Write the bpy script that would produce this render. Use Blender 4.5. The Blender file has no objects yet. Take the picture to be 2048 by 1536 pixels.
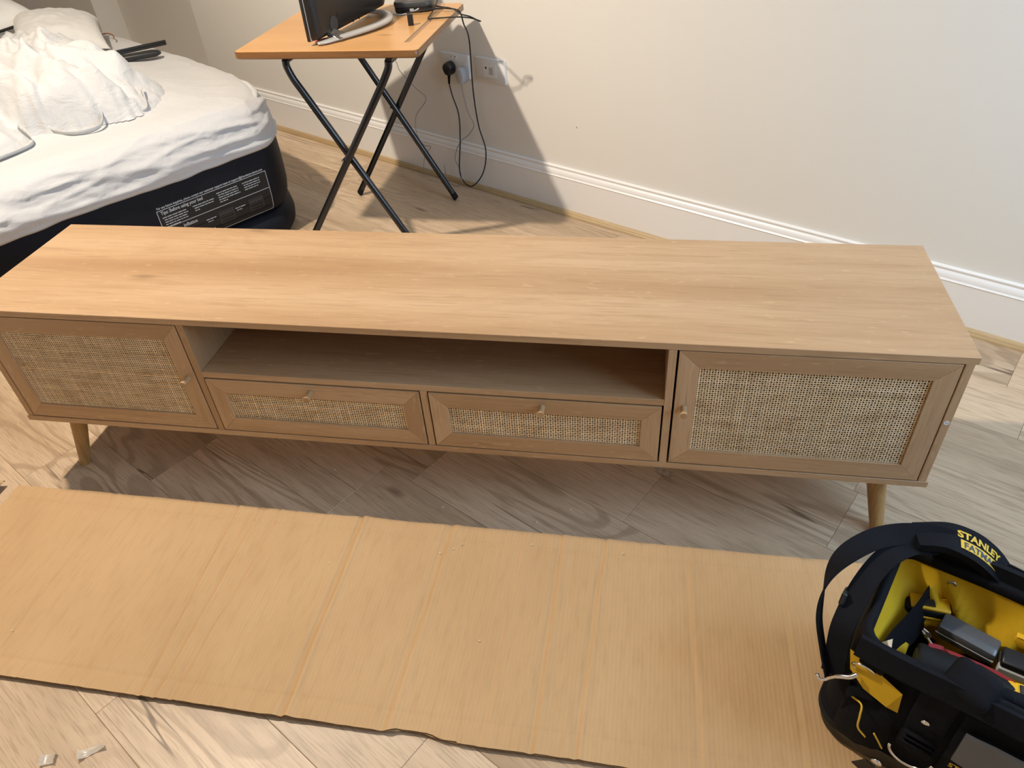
import bpy, bmesh, math, random
from mathutils import Vector, Matrix, noise as mn

# ------------------------------------------------------------------ camera, light, exposure
SC = bpy.context.scene
COL = SC.collection
random.seed(7)
R_ = math.radians
SC.view_settings.view_transform = 'Standard'
SC.view_settings.look = 'None'
SC.view_settings.gamma = 1.0
SC.view_settings.use_curve_mapping = False
SC.view_settings.exposure = 0.38

CAM_POS = Vector((0.4287, -1.0935, 1.2892))
PITCH, YAW, ROLL, FPX = 0.68281, -0.21480, -0.07768, 1470.63
def make_camera():
    f = Vector((math.sin(YAW)*math.cos(PITCH), math.cos(YAW)*math.cos(PITCH), -math.sin(PITCH)))
    r = Vector((math.cos(YAW), -math.sin(YAW), 0)); u = r.cross(f)
    c, s = math.cos(ROLL), math.sin(ROLL)
    r2 = r*c + u*s; u2 = u*c - r*s
    cam = bpy.data.cameras.new('camera'); cam.sensor_width = 36.0; cam.lens = FPX*36.0/2048.0
    cam.clip_start = 0.02
    o = bpy.data.objects.new('camera', cam); COL.objects.link(o)
    m = Matrix(((r2.x, u2.x, -f.x, CAM_POS.x), (r2.y, u2.y, -f.y, CAM_POS.y), (r2.z, u2.z, -f.z, CAM_POS.z), (0, 0, 0, 1)))
    o.matrix_world = m
    SC.camera = o
make_camera()

# overcast daylight outside (enters through the window of the right wall)
WORLD = bpy.data.worlds.new('daylight'); SC.world = WORLD; WORLD.use_nodes = True
_bg = WORLD.node_tree.nodes['Background']
_bg.inputs['Color'].default_value = (0.47, 0.71, 1.0, 1)
_bg.inputs['Strength'].default_value = 7.2

LAMP_POS = (-1.21, 0.25, 2.46)      # downlight in the ceiling, the warm light that throws the sharp shadows
LAMP_WATT = 200.0
LAMP_COL = (1.0, 0.875, 0.725)

# wall frame: a runs along the skirting wall, o is the distance towards it, z is up
WA = R_(-29.5)
WD = Vector((math.cos(WA), math.sin(WA), 0)); WN = Vector((-math.sin(WA), math.cos(WA), 0))
def WF(a, o, z): return WD*a + WN*o + Vector((0, 0, z))
WALL_O = 1.383
WIN_A = 1.95
WIN_O0, WIN_O1, WIN_Z0, WIN_Z1 = 0.0, 1.30, 0.75, 2.15
def portal():
    l = bpy.data.lights.new('window_portal', 'AREA'); l.shape = 'RECTANGLE'
    l.size = WIN_O1-WIN_O0; l.size_y = WIN_Z1-WIN_Z0
    l.cycles.is_portal = True
    o = bpy.data.objects.new('window_portal', l); COL.objects.link(o)
    c = WF(WIN_A+0.06, (WIN_O0+WIN_O1)/2, (WIN_Z0+WIN_Z1)/2)
    z = WD.copy(); x = WN.copy(); y = z.cross(x)      # light shines along -z, into the room
    o.matrix_world = Matrix(((x.x, y.x, z.x, c.x), (x.y, y.y, z.y, c.y), (x.z, y.z, z.z, c.z), (0, 0, 0, 1)))
portal()
SC.cycles.max_bounces = 10
SC.cycles.diffuse_bounces = 6

# ------------------------------------------------------------------ node helpers
def newmat(name, rough=0.5, spec=0.5):
    m = bpy.data.materials.new(name); m.use_nodes = True
    nt = m.node_tree; b = nt.nodes['Principled BSDF']
    b.inputs['Roughness'].default_value = rough
    b.inputs['Specular IOR Level'].default_value = spec
    return m, nt, b
def setin(nt, sock, v):
    if hasattr(v, 'is_output'): nt.links.new(v, sock)
    else:
        if isinstance(v, (tuple, list)) and len(v) == 3 and sock.type == 'RGBA': v = (*v, 1)
        sock.default_value = v
def tco(nt, which='Object'):
    return nt.nodes.new('ShaderNodeTexCoord').outputs[which]
def orand(nt): return nt.nodes.new('ShaderNodeObjectInfo').outputs['Random']
def mapp(nt, vec, scale=(1, 1, 1), loc=(0, 0, 0), rot=(0, 0, 0)):
    n = nt.nodes.new('ShaderNodeMapping'); nt.links.new(vec, n.inputs['Vector'])
    n.inputs['Scale'].default_value = scale; setin(nt, n.inputs['Location'], loc); n.inputs['Rotation'].default_value = rot
    return n.outputs[0]
def nois(nt, vec, scale=1.0, detail=4, rough=0.55, dist=0.0):
    n = nt.nodes.new('ShaderNodeTexNoise'); nt.links.new(vec, n.inputs['Vector'])
    n.inputs['Scale'].default_value = scale; n.inputs['Detail'].default_value = detail
    n.inputs['Roughness'].default_value = rough; n.inputs['Distortion'].default_value = dist
    return n.outputs['Fac']
def mth(nt, op, a, b=0.0, c=0.0, clamp=False):
    n = nt.nodes.new('ShaderNodeMath'); n.operation = op; n.use_clamp = clamp
    setin(nt, n.inputs[0], a); setin(nt, n.inputs[1], b)
    if len(n.inputs) > 2: setin(nt, n.inputs[2], c)
    return n.outputs[0]
def sstep(nt, v, a, b):
    n = nt.nodes.new('ShaderNodeMapRange'); n.interpolation_type = 'SMOOTHSTEP'
    setin(nt, n.inputs['Value'], v); n.inputs['From Min'].default_value = a; n.inputs['From Max'].default_value = b
    return n.outputs['Result']
def ramp(nt, fac, stops):
    n = nt.nodes.new('ShaderNodeValToRGB'); nt.links.new(fac, n.inputs['Fac'])
    e = n.color_ramp.elements
    while len(e) < len(stops): e.new(0.5)
    for k, (p, c) in enumerate(stops): e[k].position = p; e[k].color = (*c, 1)
    return n.outputs['Color']
def mixc(nt, fac, a, b, blend='MIX'):
    n = nt.nodes.new('ShaderNodeMix'); n.data_type = 'RGBA'; n.blend_type = blend
    setin(nt, n.inputs[0], fac); setin(nt, n.inputs[6], a); setin(nt, n.inputs[7], b)
    return n.outputs[2]
def bump(nt, b, height, strength=0.3, dist=0.002):
    n = nt.nodes.new('ShaderNodeBump'); n.inputs['Strength'].default_value = strength; n.inputs['Distance'].default_value = dist
    nt.links.new(height, n.inputs['Height']); nt.links.new(n.outputs[0], b.inputs['Normal'])
def voff(nt, vec, amount=37.0):
    """shift texture space by the object's own random number, so copies differ"""
    r = orand(nt); cb = nt.nodes.new('ShaderNodeCombineXYZ')
    for k, f in enumerate((1.0, 0.63, 0.31)):
        nt.links.new(mth(nt, 'MULTIPLY', r, amount*f), cb.inputs[k])
    va = nt.nodes.new('ShaderNodeVectorMath'); va.operation = 'ADD'
    nt.links.new(vec, va.inputs[0]); nt.links.new(cb.outputs[0], va.inputs[1])
    return va.outputs[0]

AX = {'x': lambda l, c: (l, c, c), 'y': lambda l, c: (c, l, c), 'z': lambda l, c: (c, c, l)}
def wood(name, axis, base, dark, light, rough=0.45, per_obj=True, band=1.0, pore=0.35, spec=0.4):
    m, nt, b = newmat(name, rough, spec)
    v = tco(nt)
    if per_obj: v = voff(nt, v)
    A = AX[axis]
    broad = nois(nt, mapp(nt, v, A(0.7, 7)), 1, 3, .5)
    streak = nois(nt, mapp(nt, v, A(1.6, 42)), 1, 5, .6, .4)
    fine = nois(nt, mapp(nt, v, A(9, 260)), 1, 3, .6)
    fleck = nois(nt, mapp(nt, v, A(30, 110)), 1, 2, .5)
    swirl = nois(nt, mapp(nt, v, A(1.1, 6)), 1, 2, .5, .8)
    ring = mth(nt, 'SINE', mth(nt, 'MULTIPLY', swirl, 55.0))
    col = ramp(nt, broad, [(.30, dark), (.50, base), (.72, light)])
    col = mixc(nt, mth(nt, 'MULTIPLY', sstep(nt, streak, .45, .75), .55*band), col, dark)
    col = mixc(nt, mth(nt, 'MULTIPLY', sstep(nt, ring, .2, 1.0), .16*band), col, dark)
    col = mixc(nt, mth(nt, 'MULTIPLY', sstep(nt, fine, .52, .70), pore), col, tuple(x*.62 for x in dark))
    col = mixc(nt, mth(nt, 'MULTIPLY', sstep(nt, fleck, .62, .74), .30), col, tuple(min(1, x*1.25) for x in light))
    vo = nt.nodes.new('ShaderNodeTexVoronoi'); vo.inputs['Scale'].default_value = 1.0
    nt.links.new(mapp(nt, v, A(2.2, 7.5)), vo.inputs['Vector'])
    col = mixc(nt, mth(nt, 'MULTIPLY', mth(nt, 'SUBTRACT', 1.0, sstep(nt, vo.outputs['Distance'], .02, .10)), .55), col, tuple(x*.5 for x in dark))
    nt.links.new(col, b.inputs['Base Color'])
    h = mth(nt, 'ADD', fine, mth(nt, 'MULTIPLY', streak, .6))
    bump(nt, b, h, .18, .0006)
    return m

OAK_B, OAK_D, OAK_L = (.478, .308, .170), (.378, .224, .112), (.543, .370, .222)
M = {}
for ax in 'xyz':
    M['oak_'+ax] = wood('oak_laminate_'+ax, ax, OAK_B, OAK_D, OAK_L, .36, spec=.5)
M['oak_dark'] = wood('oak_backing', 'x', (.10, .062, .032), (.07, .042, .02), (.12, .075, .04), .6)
M['leg_oak'] = wood('solid_oak_leg', 'z', (.40, .235, .085), (.27, .14, .045), (.47, .29, .115), .4, band=1.4)
M['knob_oak'] = wood('turned_knob_wood', 'y', (.47, .30, .155), (.39, .235, .11), (.53, .35, .19), .45)
M['beech'] = wood('beech_laminate', 'x', (.60, .325, .125), (.54, .28, .10), (.64, .36, .15), .3, band=.35, pore=.12)
M['beech_edge'] = wood('varnished_edge', 'x', (.19, .085, .028), (.14, .06, .02), (.23, .11, .04), .25, band=1)
M['beading'] = wood('beading_wood', 'x', (.50, .35, .18), (.40, .26, .12), (.56, .41, .23), .45, band=.8)

def floor_mat():
    m, nt, b = newmat('oak_plank_floor', .42, .4)
    v = voff(nt, tco(nt), 53.0)
    r = orand(nt)
    broad = nois(nt, mapp(nt, v, (1.0, 5, 5)), 1, 3, .5)
    streak = nois(nt, mapp(nt, v, (2.2, 48, 48)), 1, 6, .62, .3)
    fine = nois(nt, mapp(nt, v, (14, 300, 300)), 1, 3, .6)
    swirl = nois(nt, mapp(nt, v, (1.3, 5.5, 5.5)), 1, 1.5, .45, .5)
    ring = mth(nt, 'SINE', mth(nt, 'MULTIPLY', swirl, 95.0))
    cat = sstep(nt, nois(nt, mapp(nt, v, (1.1, 3.2, 3.2), (5, 3, 1)), 1, 1, .5), .44, .58)
    col = ramp(nt, broad, [(.28, (.44, .310, .197)), (.5, (.58, .428, .286)), (.74, (.675, .520, .365))])
    col = mixc(nt, mth(nt, 'MULTIPLY', sstep(nt, streak, .42, .78), .60), col, (.35, .25, .155))
    col = mixc(nt, mth(nt, 'MULTIPLY', mth(nt, 'MULTIPLY', sstep(nt, ring, -.1, .9), cat), .55), col, (.30, .205, .12))
    col = mixc(nt, mth(nt, 'MULTIPLY', sstep(nt, fine, .48, .66), .48), col, (.27, .185, .115))
    # drying cracks: thin contour lines of a stretched noise, in places
    cn = nois(nt, mapp(nt, v, (.6, 15, 15), (2, 7, 0)), 1, 2.0, .5)
    crack = mth(nt, 'SUBTRACT', 1.0, sstep(nt, mth(nt, 'ABSOLUTE', mth(nt, 'SUBTRACT', cn, .5)), .0025, .010))
    cm = sstep(nt, nois(nt, mapp(nt, v, (1.9, 4.5, 4.5), (9, 1, 4)), 1, 1, .5), .56, .63)
    col = mixc(nt, mth(nt, 'MULTIPLY', mth(nt, 'MULTIPLY', crack, cm), .75), col, (.075, .045, .026))
    vo = nt.nodes.new('ShaderNodeTexVoronoi'); vo.inputs['Scale'].default_value = 1.0
    nt.links.new(mapp(nt, v, (2.3, 5.5, 5.5)), vo.inputs['Vector'])
    col = mixc(nt, mth(nt, 'MULTIPLY', mth(nt, 'SUBTRACT', 1.0, sstep(nt, vo.outputs['Distance'], .015, .10)), .75), col, (.12, .07, .04))
    # every plank a little lighter or darker
    tone = nt.nodes.new('ShaderNodeHueSaturation')
    nt.links.new(col, tone.inputs['Color']); nt.links.new(mth(nt, 'ADD', mth(nt, 'MULTIPLY', r, .17), .93), tone.inputs['Value'])
    tone.inputs['Saturation'].default_value = 1.0
    nt.links.new(tone.outputs[0], b.inputs['Base Color'])
    bump(nt, b, mth(nt, 'ADD', streak, mth(nt, 'MULTIPLY', fine, .5)), .28, .0012)
    return m
M['floor'] = floor_mat()

def plain(name, col, rough=.5, spec=.5, metal=0.0, grain=0.0, gscale=200.0, var=.06, vscale=6.0):
    m, nt, b = newmat(name, rough, spec)
    b.inputs['Metallic'].default_value = metal
    v = tco(nt); n = nois(nt, v, vscale, 3, .5)
    c = mixc(nt, n, tuple(x*(1-var) for x in col), tuple(min(1, x*(1+var)) for x in col))
    nt.links.new(c, b.inputs['Base Color'])
    if grain > 0: bump(nt, b, nois(nt, v, gscale, 3, .6), grain, .001)
    return m
M['wall'] = plain('painted_wall', (.76, .725, .66), .75, .25, grain=.10, gscale=160, var=.012, vscale=1.5)
M['ceil'] = plain('ceiling_paint', (.82, .80, .76), .8, .2, var=.01)
M['gloss'] = plain('white_gloss_trim', (.84, .815, .775), .32, .5, var=.015)
M['black_tube'] = plain('black_enamel_tube', (.008, .009, .011), .22, .6, var=.2)
M['black_rubber'] = plain('black_rubber', (.009, .009, .009), .65, .18)
M['black_plastic'] = plain('black_plastic', (.014, .014, .015), .35, .5, var=.2)
M['dark_plastic'] = plain('dark_grey_plastic', (.045, .045, .045), .42, .5)
M['monitor_back'] = plain('monitor_back_plastic', (.016, .014, .013), .38, .45)
M['silver'] = plain('silver_stand_plastic', (.52, .50, .46), .3, .5, metal=.35)
M['chrome'] = plain('chrome', (.75, .74, .72), .16, .5, metal=1.0)
M['steel'] = plain('worn_steel', (.45, .44, .43), .35, .5, metal=1.0)
M['socket'] = plain('white_socket_plastic', (.74, .73, .71), .28, .5, var=.01)
M['grey_plastic'] = plain('grey_adapter_plastic', (.40, .40, .41), .35, .4, var=.02)
M['cable_black'] = plain('black_cable', (.01, .01, .01), .45, .4)
M['cable_grey'] = plain('grey_cable', (.22, .215, .21), .5, .4)
M['navy'] = plain('navy_flock_vinyl', (.0050, .0062, .0110), .6, .22, grain=.15, gscale=300, var=.15)
M['print_black'] = plain('label_black', (.010, .010, .010), .5, .35)
M['print_white'] = plain('white_print', (.42, .44, .47), .6, .3, var=.02)
M['print_grey'] = plain('grey_print', (.085, .085, .085), .6, .3, var=.02)
M['fabric_black'] = plain('black_woven_nylon', (.0060, .0064, .0085), .8, .12, grain=.5, gscale=900, var=.25, vscale=25)
M['strap_black'] = plain('black_webbing', (.0065, .0070, .0098), .8, .12, grain=.6, gscale=700, var=.25, vscale=30)
M['base_black'] = plain('moulded_black_base', (.016, .0155, .015), .5, .4, grain=.2, gscale=400)
M['bag_yellow'] = plain('yellow_nylon', (.60, .37, .012), .6, .3, grain=.45, gscale=800, var=.10, vscale=14)
M['piping_yellow'] = plain('yellow_piping', (.62, .40, .03), .5, .3)
M['tool_yellow'] = plain('yellow_plastic', (.72, .42, .015), .38, .5)
M['tool_red'] = plain('red_plastic', (.42, .022, .020), .4, .5)
M['tool_pink'] = plain('dull_red_trim', (.32, .035, .045), .45, .4)
M['smoke'] = plain('smoked_grey_plastic', (.085, .088, .095), .22, .5)
M['pale'] = plain('pale_grey_plastic', (.42, .43, .42), .4, .4)
M['pink'] = plain('pink_paper', (.62, .16, .14), .7, .2, var=.25, vscale=60)
M['grooved'] = plain('dark_groove', (.36, .22, .12), .55, .3)
M['tape'] = plain('translucent_tape', (.66, .58, .48), .3, .5, var=.15, vscale=50)
M['tape'].node_tree.nodes['Principled BSDF'].inputs['Alpha'].default_value = .6
M['crumb'] = plain('pale_crumb', (.75, .68, .55), .8, .2)
M['lamp_white'] = plain('lamp_white', (.8, .8, .78), .4, .4)
M['brown_cord'] = plain('brown_cord', (.30, .12, .06), .6, .3)
M['sticker'] = plain('white_sticker', (.75, .75, .75), .4, .4)
M['ink'] = plain('dark_ink', (.05, .05, .08), .6, .3)
M['bedding_edge'] = plain('black_piping', (.012, .011, .010), .6, .3)

def cloth(name, col, s1=18.0, strength=.25, d=.006):
    m, nt, b = newmat(name, .85, .2)
    v = tco(nt)
    wr = nois(nt, mapp(nt, v, (1, 1, 1.6)), s1, 5, .6, .6)
    weave = nois(nt, v, 900, 2, .5)
    c = mixc(nt, nois(nt, v, 3, 2), tuple(x*.98 for x in col), col)
    nt.links.new(c, b.inputs['Base Color'])
    b.inputs['Sheen Weight'].default_value = .15
    bump(nt, b, mth(nt, 'ADD', wr, mth(nt, 'MULTIPLY', weave, .05)), strength, d)
    return m
M['sheet'] = cloth('white_cotton_sheet', (.565, .56, .555), 16, .45, .009)
M['duvet'] = cloth('white_duvet_cotton', (.58, .577, .57), 13, .55, .014)
M['pillow'] = cloth('white_pillow_cotton', (.62, .61, .58), 10, .25, .008)

def cardboard_mat():
    m, nt, b = newmat('brown_cardboard', .8, .2)
    v = tco(nt)
    flute = mth(nt, 'SINE', mth(nt, 'MULTIPLY', mapp_x(nt, v), 2*math.pi/.0078))
    fib = nois(nt, mapp(nt, v, (90, 14, 90)), 1, 4, .6)
    big = nois(nt, mapp(nt, v, (3.5, 2.0, 1)), 1, 4, .6, .4)
    col = ramp(nt, big, [(.3, (.465, .297, .150)), (.5, (.505, .330, .170)), (.72, (.535, .355, .188))])
    col = mixc(nt, mth(nt, 'MULTIPLY', sstep(nt, fib, .45, .75), .24), col, (.34, .21, .105))
    col = mixc(nt, mth(nt, 'MULTIPLY', sstep(nt, flute, .2, 1.0), .12), col, (.40, .24, .11))
    nt.links.new(col, b.inputs['Base Color'])
    bump(nt, b, mth(nt, 'ADD', mth(nt, 'MULTIPLY', flute, .5), fib), .16, .0014)
    return m
def mapp_x(nt, v):
    s = nt.nodes.new('ShaderNodeSeparateXYZ'); nt.links.new(v, s.inputs[0]); return s.outputs['X']
M['cardboard'] = cardboard_mat()
M['cardboard_edge'] = plain('corrugated_edge', (.16, .095, .045), .9, .1, var=.35, vscale=180)

def cane_mat():
    m, nt, b = newmat('woven_cane', .5, .35)
    v = tco(nt)
    at = nt.nodes.new('ShaderNodeAttribute'); at.attribute_name = 'tint'
    big = nois(nt, mapp(nt, v, (14, 14, 45)), 1, 4, .65)
    fine = nois(nt, mapp(nt, v, (90, 90, 160)), 1, 3, .6)
    f = mth(nt, 'ADD', mth(nt, 'MULTIPLY', big, .75), mth(nt, 'MULTIPLY', fine, .45))
    col = ramp(nt, f, [(.42, (.88, .73, .50)), (.60, (.78, .60, .37)), (.84, (.48, .31, .155))])
    col = mixc(nt, 1.0, col, at.outputs['Color'], 'MULTIPLY')
    nt.links.new(col, b.inputs['Base Color'])
    return m
M['cane'] = cane_mat()

# ------------------------------------------------------------------ mesh helpers
def tag(o, label=None, cat=None, group=None, kind=None):
    if label: o['label'] = label
    if cat: o['category'] = cat
    if group: o['group'] = group
    if kind: o['kind'] = kind
    return o
def empty(name, loc=(0, 0, 0), rz=0.0, label=None, cat=None, group=None):
    o = bpy.data.objects.new(name, None); COL.objects.link(o); o.empty_display_size = .05
    o.location = loc; o.rotation_euler = (0, 0, rz)
    return tag(o, label, cat, group)
def link(name, me, parent=None, loc=(0, 0, 0), rot=(0, 0, 0)):
    o = bpy.data.objects.new(name, me); COL.objects.link(o); o.location = loc; o.rotation_euler = rot
    if parent: o.parent = parent
    return o

class G:
    """collects faces of one part"""
    def __init__(s): s.v = []; s.f = []; s.mi = []
    def add(s, vs, fs, mi=0, T=None):
        k = len(s.v)
        s.v += [tuple(T @ Vector(p)) if T else tuple(p) for p in vs]
        s.f += [tuple(i+k for i in f) for f in fs]; s.mi += [mi]*len(fs)
        return s
    def box(s, x0, x1, y0, y1, z0, z1, bev=0.0, seg=1, mi=0, T=None):
        bm = bmesh.new(); bmesh.ops.create_cube(bm, size=1)
        for v in bm.verts: v.co = Vector(((x0+x1)/2+v.co.x*(x1-x0), (y0+y1)/2+v.co.y*(y1-y0), (z0+z1)/2+v.co.z*(z1-z0)))
        if bev > 0: bmesh.ops.bevel(bm, geom=list(bm.edges), offset=bev, segments=seg, profile=.5, affect='EDGES')
        bm.verts.index_update()
        s.add([v.co.copy() for v in bm.verts], [[v.index for v in f.verts] for f in bm.faces], mi, T); bm.free()
        return s
    def prism(s, poly, h0, h1, plane='xy', mi=0, T=None):
        n = len(poly)
        def P(a, b, h): return (a, b, h) if plane == 'xy' else ((a, h, b) if plane == 'xz' else (h, a, b))
        vs = [P(a, b, h0) for a, b in poly]+[P(a, b, h1) for a, b in poly]
        fs = [tuple(range(n))[::-1], tuple(range(n, 2*n))]+[(i, (i+1) % n, (i+1) % n+n, i+n) for i in range(n)]
        return s.add(vs, fs, mi, T)
    def loft(s, rings, cap0=True, cap1=True, closed=True, mi=0, T=None):
        n = len(rings[0]); vs = [p for r in rings for p in r]; fs = []
        for i in range(len(rings)-1):
            for j in range(n if closed else n-1):
                k = (j+1) % n
                fs.append((i*n+j, i*n+k, (i+1)*n+k, (i+1)*n+j))
        if cap0 and closed: fs.append(tuple(range(n))[::-1])
        if cap1 and closed: fs.append(tuple(range((len(rings)-1)*n, len(rings)*n)))
        return s.add(vs, fs, mi, T)
    def tube(s, pts, r, seg=10, mi=0, closed=False, flat=1.0, T=None):
        pts = [Vector(p) for p in pts]; n = len(pts); rings = []; up = None
        for i, p in enumerate(pts):
            if closed: t = pts[(i+1) % n]-pts[i-1]
            else: t = pts[min(i+1, n-1)]-pts[max(i-1, 0)]
            t.normalize()
            if up is None:
                up = Vector((0, 0, 1)) if abs(t.z) < .9 else Vector((1, 0, 0))
            a = t.cross(up).normalized(); up = a.cross(t).normalized()
            rr = r[i] if isinstance(r, (list, tuple)) else r
            rings.append([p+a*math.cos(2*math.pi*k/seg)*rr+up*math.sin(2*math.pi*k/seg)*rr*flat for k in range(seg)])
        if closed: rings.append(rings[0]); return s.loft(rings, False, False, mi=mi, T=T)
        return s.loft(rings, mi=mi, T=T)
    def lathe(s, prof, seg=24, axis='z', mi=0, T=None):
        rings = []
        for r, h in prof:
            ring = []
            for k in range(seg):
                c, q = math.cos(2*math.pi*k/seg)*max(r, 1e-5), math.sin(2*math.pi*k/seg)*max(r, 1e-5)
                ring.append((c, q, h) if axis == 'z' else ((h, c, q) if axis == 'x' else (q, h, c)))
            rings.append(ring)
        return s.loft(rings, mi=mi, T=T)
    def ribbon(s, pts, wv, width, th, mi=0, T=None):
        pts = [Vector(p) for p in pts]; n = len(pts); rings = []
        for i, p in enumerate(pts):
            t = (pts[min(i+1, n-1)]-pts[max(i-1, 0)]).normalized()
            w = Vector(wv[i] if isinstance(wv, list) else wv); w = (w-t*w.dot(t)).normalized(); nn = t.cross(w)
            W = (width[i] if isinstance(width, list) else width)/2
            rings.append([p-w*W-nn*th/2, p+w*W-nn*th/2, p+w*W+nn*th/2, p-w*W+nn*th/2])
        return s.loft(rings, mi=mi, T=T)
    def grid(s, P, nu, nv, mi=0, closed_u=False, T=None):
        vs = [P(i, j) for j in range(nv) for i in range(nu)]; fs = []
        for j in range(nv-1):
            for i in range(nu if closed_u else nu-1):
                k = (i+1) % nu
                fs.append((j*nu+i, j*nu+k, (j+1)*nu+k, (j+1)*nu+i))
        return s.add(vs, fs, mi, T)
    def mesh(s, name, mats, smooth=False, angle=None, fix=True):
        me = bpy.data.meshes.new(name); me.from_pydata(s.v, [], s.f)
        for m in (mats if isinstance(mats, (list, tuple)) else [mats]): me.materials.append(M[m] if isinstance(m, str) else m)
        for p, k in zip(me.polygons, s.mi): p.material_index = k
        if fix:
            bm = bmesh.new(); bm.from_mesh(me); bmesh.ops.recalc_face_normals(bm, faces=bm.faces); bm.to_mesh(me); bm.free()
        if smooth:
            for p in me.polygons: p.use_smooth = True
            if angle: me.set_sharp_from_angle(angle=R_(angle))
        me.update(); return me
    def build(s, name, mats, parent=None, smooth=False, angle=None, loc=(0, 0, 0), rot=(0, 0, 0), fix=True):
        return link(name, s.mesh(name, mats, smooth, angle, fix), parent, loc, rot)

def spline(pts, n=8, closed=False):
    P = [Vector(p) for p in pts]; out = []; m = len(P)
    for i in range(m if closed else m-1):
        p0 = P[i-1] if (i > 0 or closed) else P[0]*2-P[1]
        p1 = P[i]; p2 = P[(i+1) % m]
        p3 = P[(i+2) % m] if (i+2 < m or closed) else p2*2-p1
        for k in range(n):
            t = k/n
            out.append(.5*((2*p1)+(p2-p0)*t+(2*p0-5*p1+4*p2-p3)*t*t+(3*p1-p0-3*p2+p3)*t**3))
    if not closed: out.append(P[-1])
    return out
def rrect(hx, hy, r, n=8, ry=None):
    """rounded rectangle, counter-clockwise; elliptic corners if ry is given"""
    out = []
    ry = r if ry is None else ry
    r = min(r, hx*.999); ry = min(ry, hy*.999)
    if ry == r or abs(ry-r) < 1e-9: r = ry = min(r, ry)
    for cx, cy, a0 in ((hx-r, hy-ry, 0), (-hx+r, hy-ry, 90), (-hx+r, -hy+ry, 180), (hx-r, -hy+ry, 270)):
        for k in range(n+1):
            a = R_(a0+90*k/n); out.append((cx+r*math.cos(a), cy+ry*math.sin(a)))
    return out
def board(name, x0, x1, y0, y1, z0, z1, mat, parent=None, bev=.0008):
    """a box whose own origin is its centre, so that its grain is its own"""
    cx, cy, cz = (x0+x1)/2, (y0+y1)/2, (z0+z1)/2
    return G().box(x0-cx, x1-cx, y0-cy, y1-cy, z0-cz, z1-cz, bev).build(name, mat, parent, loc=(cx, cy, cz))
def dup(o, parent, loc, rot=None):
    c = o.copy(); COL.objects.link(c); c.parent = parent; c.location = loc
    if rot is not None: c.rotation_euler = rot
    return c
_txt = {}
def text2d(s, size, bold=0.0):
    """outline of a line of lettering as flat faces: (verts, faces), starting at x=0 on the baseline"""
    cu = bpy.data.curves.new('t', 'FONT'); cu.body = s; cu.size = size; cu.offset = bold; cu.resolution_u = 3
    ob = bpy.data.objects.new('t', cu); COL.objects.link(ob)
    dg = bpy.context.evaluated_depsgraph_get()
    me = bpy.data.meshes.new_from_object(ob.evaluated_get(dg))
    vs = [(v.co.x, v.co.y) for v in me.vertices]; fs = [tuple(p.vertices) for p in me.polygons]
    bpy.data.objects.remove(ob); bpy.data.curves.remove(cu); bpy.data.meshes.remove(me)
    return vs, fs
def nz(x, y, z=0.0): return mn.noise(Vector((x, y, z)))
def ridge(x, y, z=0.0): return 1-abs(mn.noise(Vector((x, y, z))))*2
def sm(a, b, x):
    t = min(1, max(0, (x-a)/(b-a))); return t*t*(3-2*t)

# ------------------------------------------------------------------ the room
ROOM_A0, ROOM_A1, ROOM_O0, CEIL = -5.9, WIN_A, -3.2, 2.5
def wframe(g, name, mat, kind='structure', parent=None, **k):
    o = g.build(name, mat, parent, **k); o.rotation_euler = (0, 0, WA)
    if parent is None: o['kind'] = kind
    return o
floor = wframe(G().box(ROOM_A0, ROOM_A1, ROOM_O0, 1.62, -.03, -.0085), 'floor', 'floor')
PW, PL = .192, 1.285
plank_me = G().box(-PL/2+.0002, PL/2-.0002, -PW/2+.0002, PW/2-.0002, -.008, 0, .0008).mesh('plank', 'floor')
joint = {-3: .352, -2: -.648, -1: -.20, 0: -.112, 1: .365, 2: .747}
rj = random.Random(3)
for r in range(-9, 7):
    j0 = joint.get(r, rj.uniform(0, PL))
    o = .012+PW*r+PW/2
    k0 = math.floor((-3.3-j0)/PL)
    for k in range(k0, k0+6):
        a = j0+PL*k+PL/2
        if a-PL/2 < -3.6 or a-PL/2 > ROOM_A1-.1: continue
        p = link('plank', plank_me, floor)
        p.location = (a, o, 0); p.rotation_euler = (0, 0, 0 if rj.random() < .5 else math.pi)

wb = wframe(G().box(-2.955, ROOM_A1+.12, WALL_O, WALL_O+.2, 0, CEIL).box(-4.0, -2.955, 1.5, 1.7, 0, CEIL)
       .box(ROOM_A0-.12, -4.0, 1.351, 1.7, 0, CEIL), 'wall_back', 'wall')
G().lathe([(0, -.0006), (.0022, -.0005), (.0026, 0)], 12, 'y').build('scuff_mark', 'grooved', wb, loc=(-.587, WALL_O, .334))
wframe(G().box(ROOM_A0-.12, ROOM_A0, ROOM_O0, 1.351, 0, CEIL), 'wall_left', 'wall')
wframe(G().box(ROOM_A0-.12, ROOM_A1+.12, ROOM_O0-.12, ROOM_O0, 0, CEIL), 'wall_front', 'wall')
g = G()
g.box(ROOM_A1, ROOM_A1+.12, ROOM_O0, WIN_O0, 0, CEIL).box(ROOM_A1, ROOM_A1+.12, WIN_O1, WALL_O, 0, CEIL)
g.box(ROOM_A1, ROOM_A1+.12, WIN_O0, WIN_O1, 0, WIN_Z0).box(ROOM_A1, ROOM_A1+.12, WIN_O0, WIN_O1, WIN_Z1, CEIL)
wframe(g, 'wall_right', 'wall')
wframe(G().box(ROOM_A0-.12, ROOM_A1+.12, ROOM_O0-.12, 1.7, CEIL, CEIL+.1), 'ceiling', 'ceil')
g = G(); fw = .05
x0, x1 = ROOM_A1+.03, ROOM_A1+.09
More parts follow.
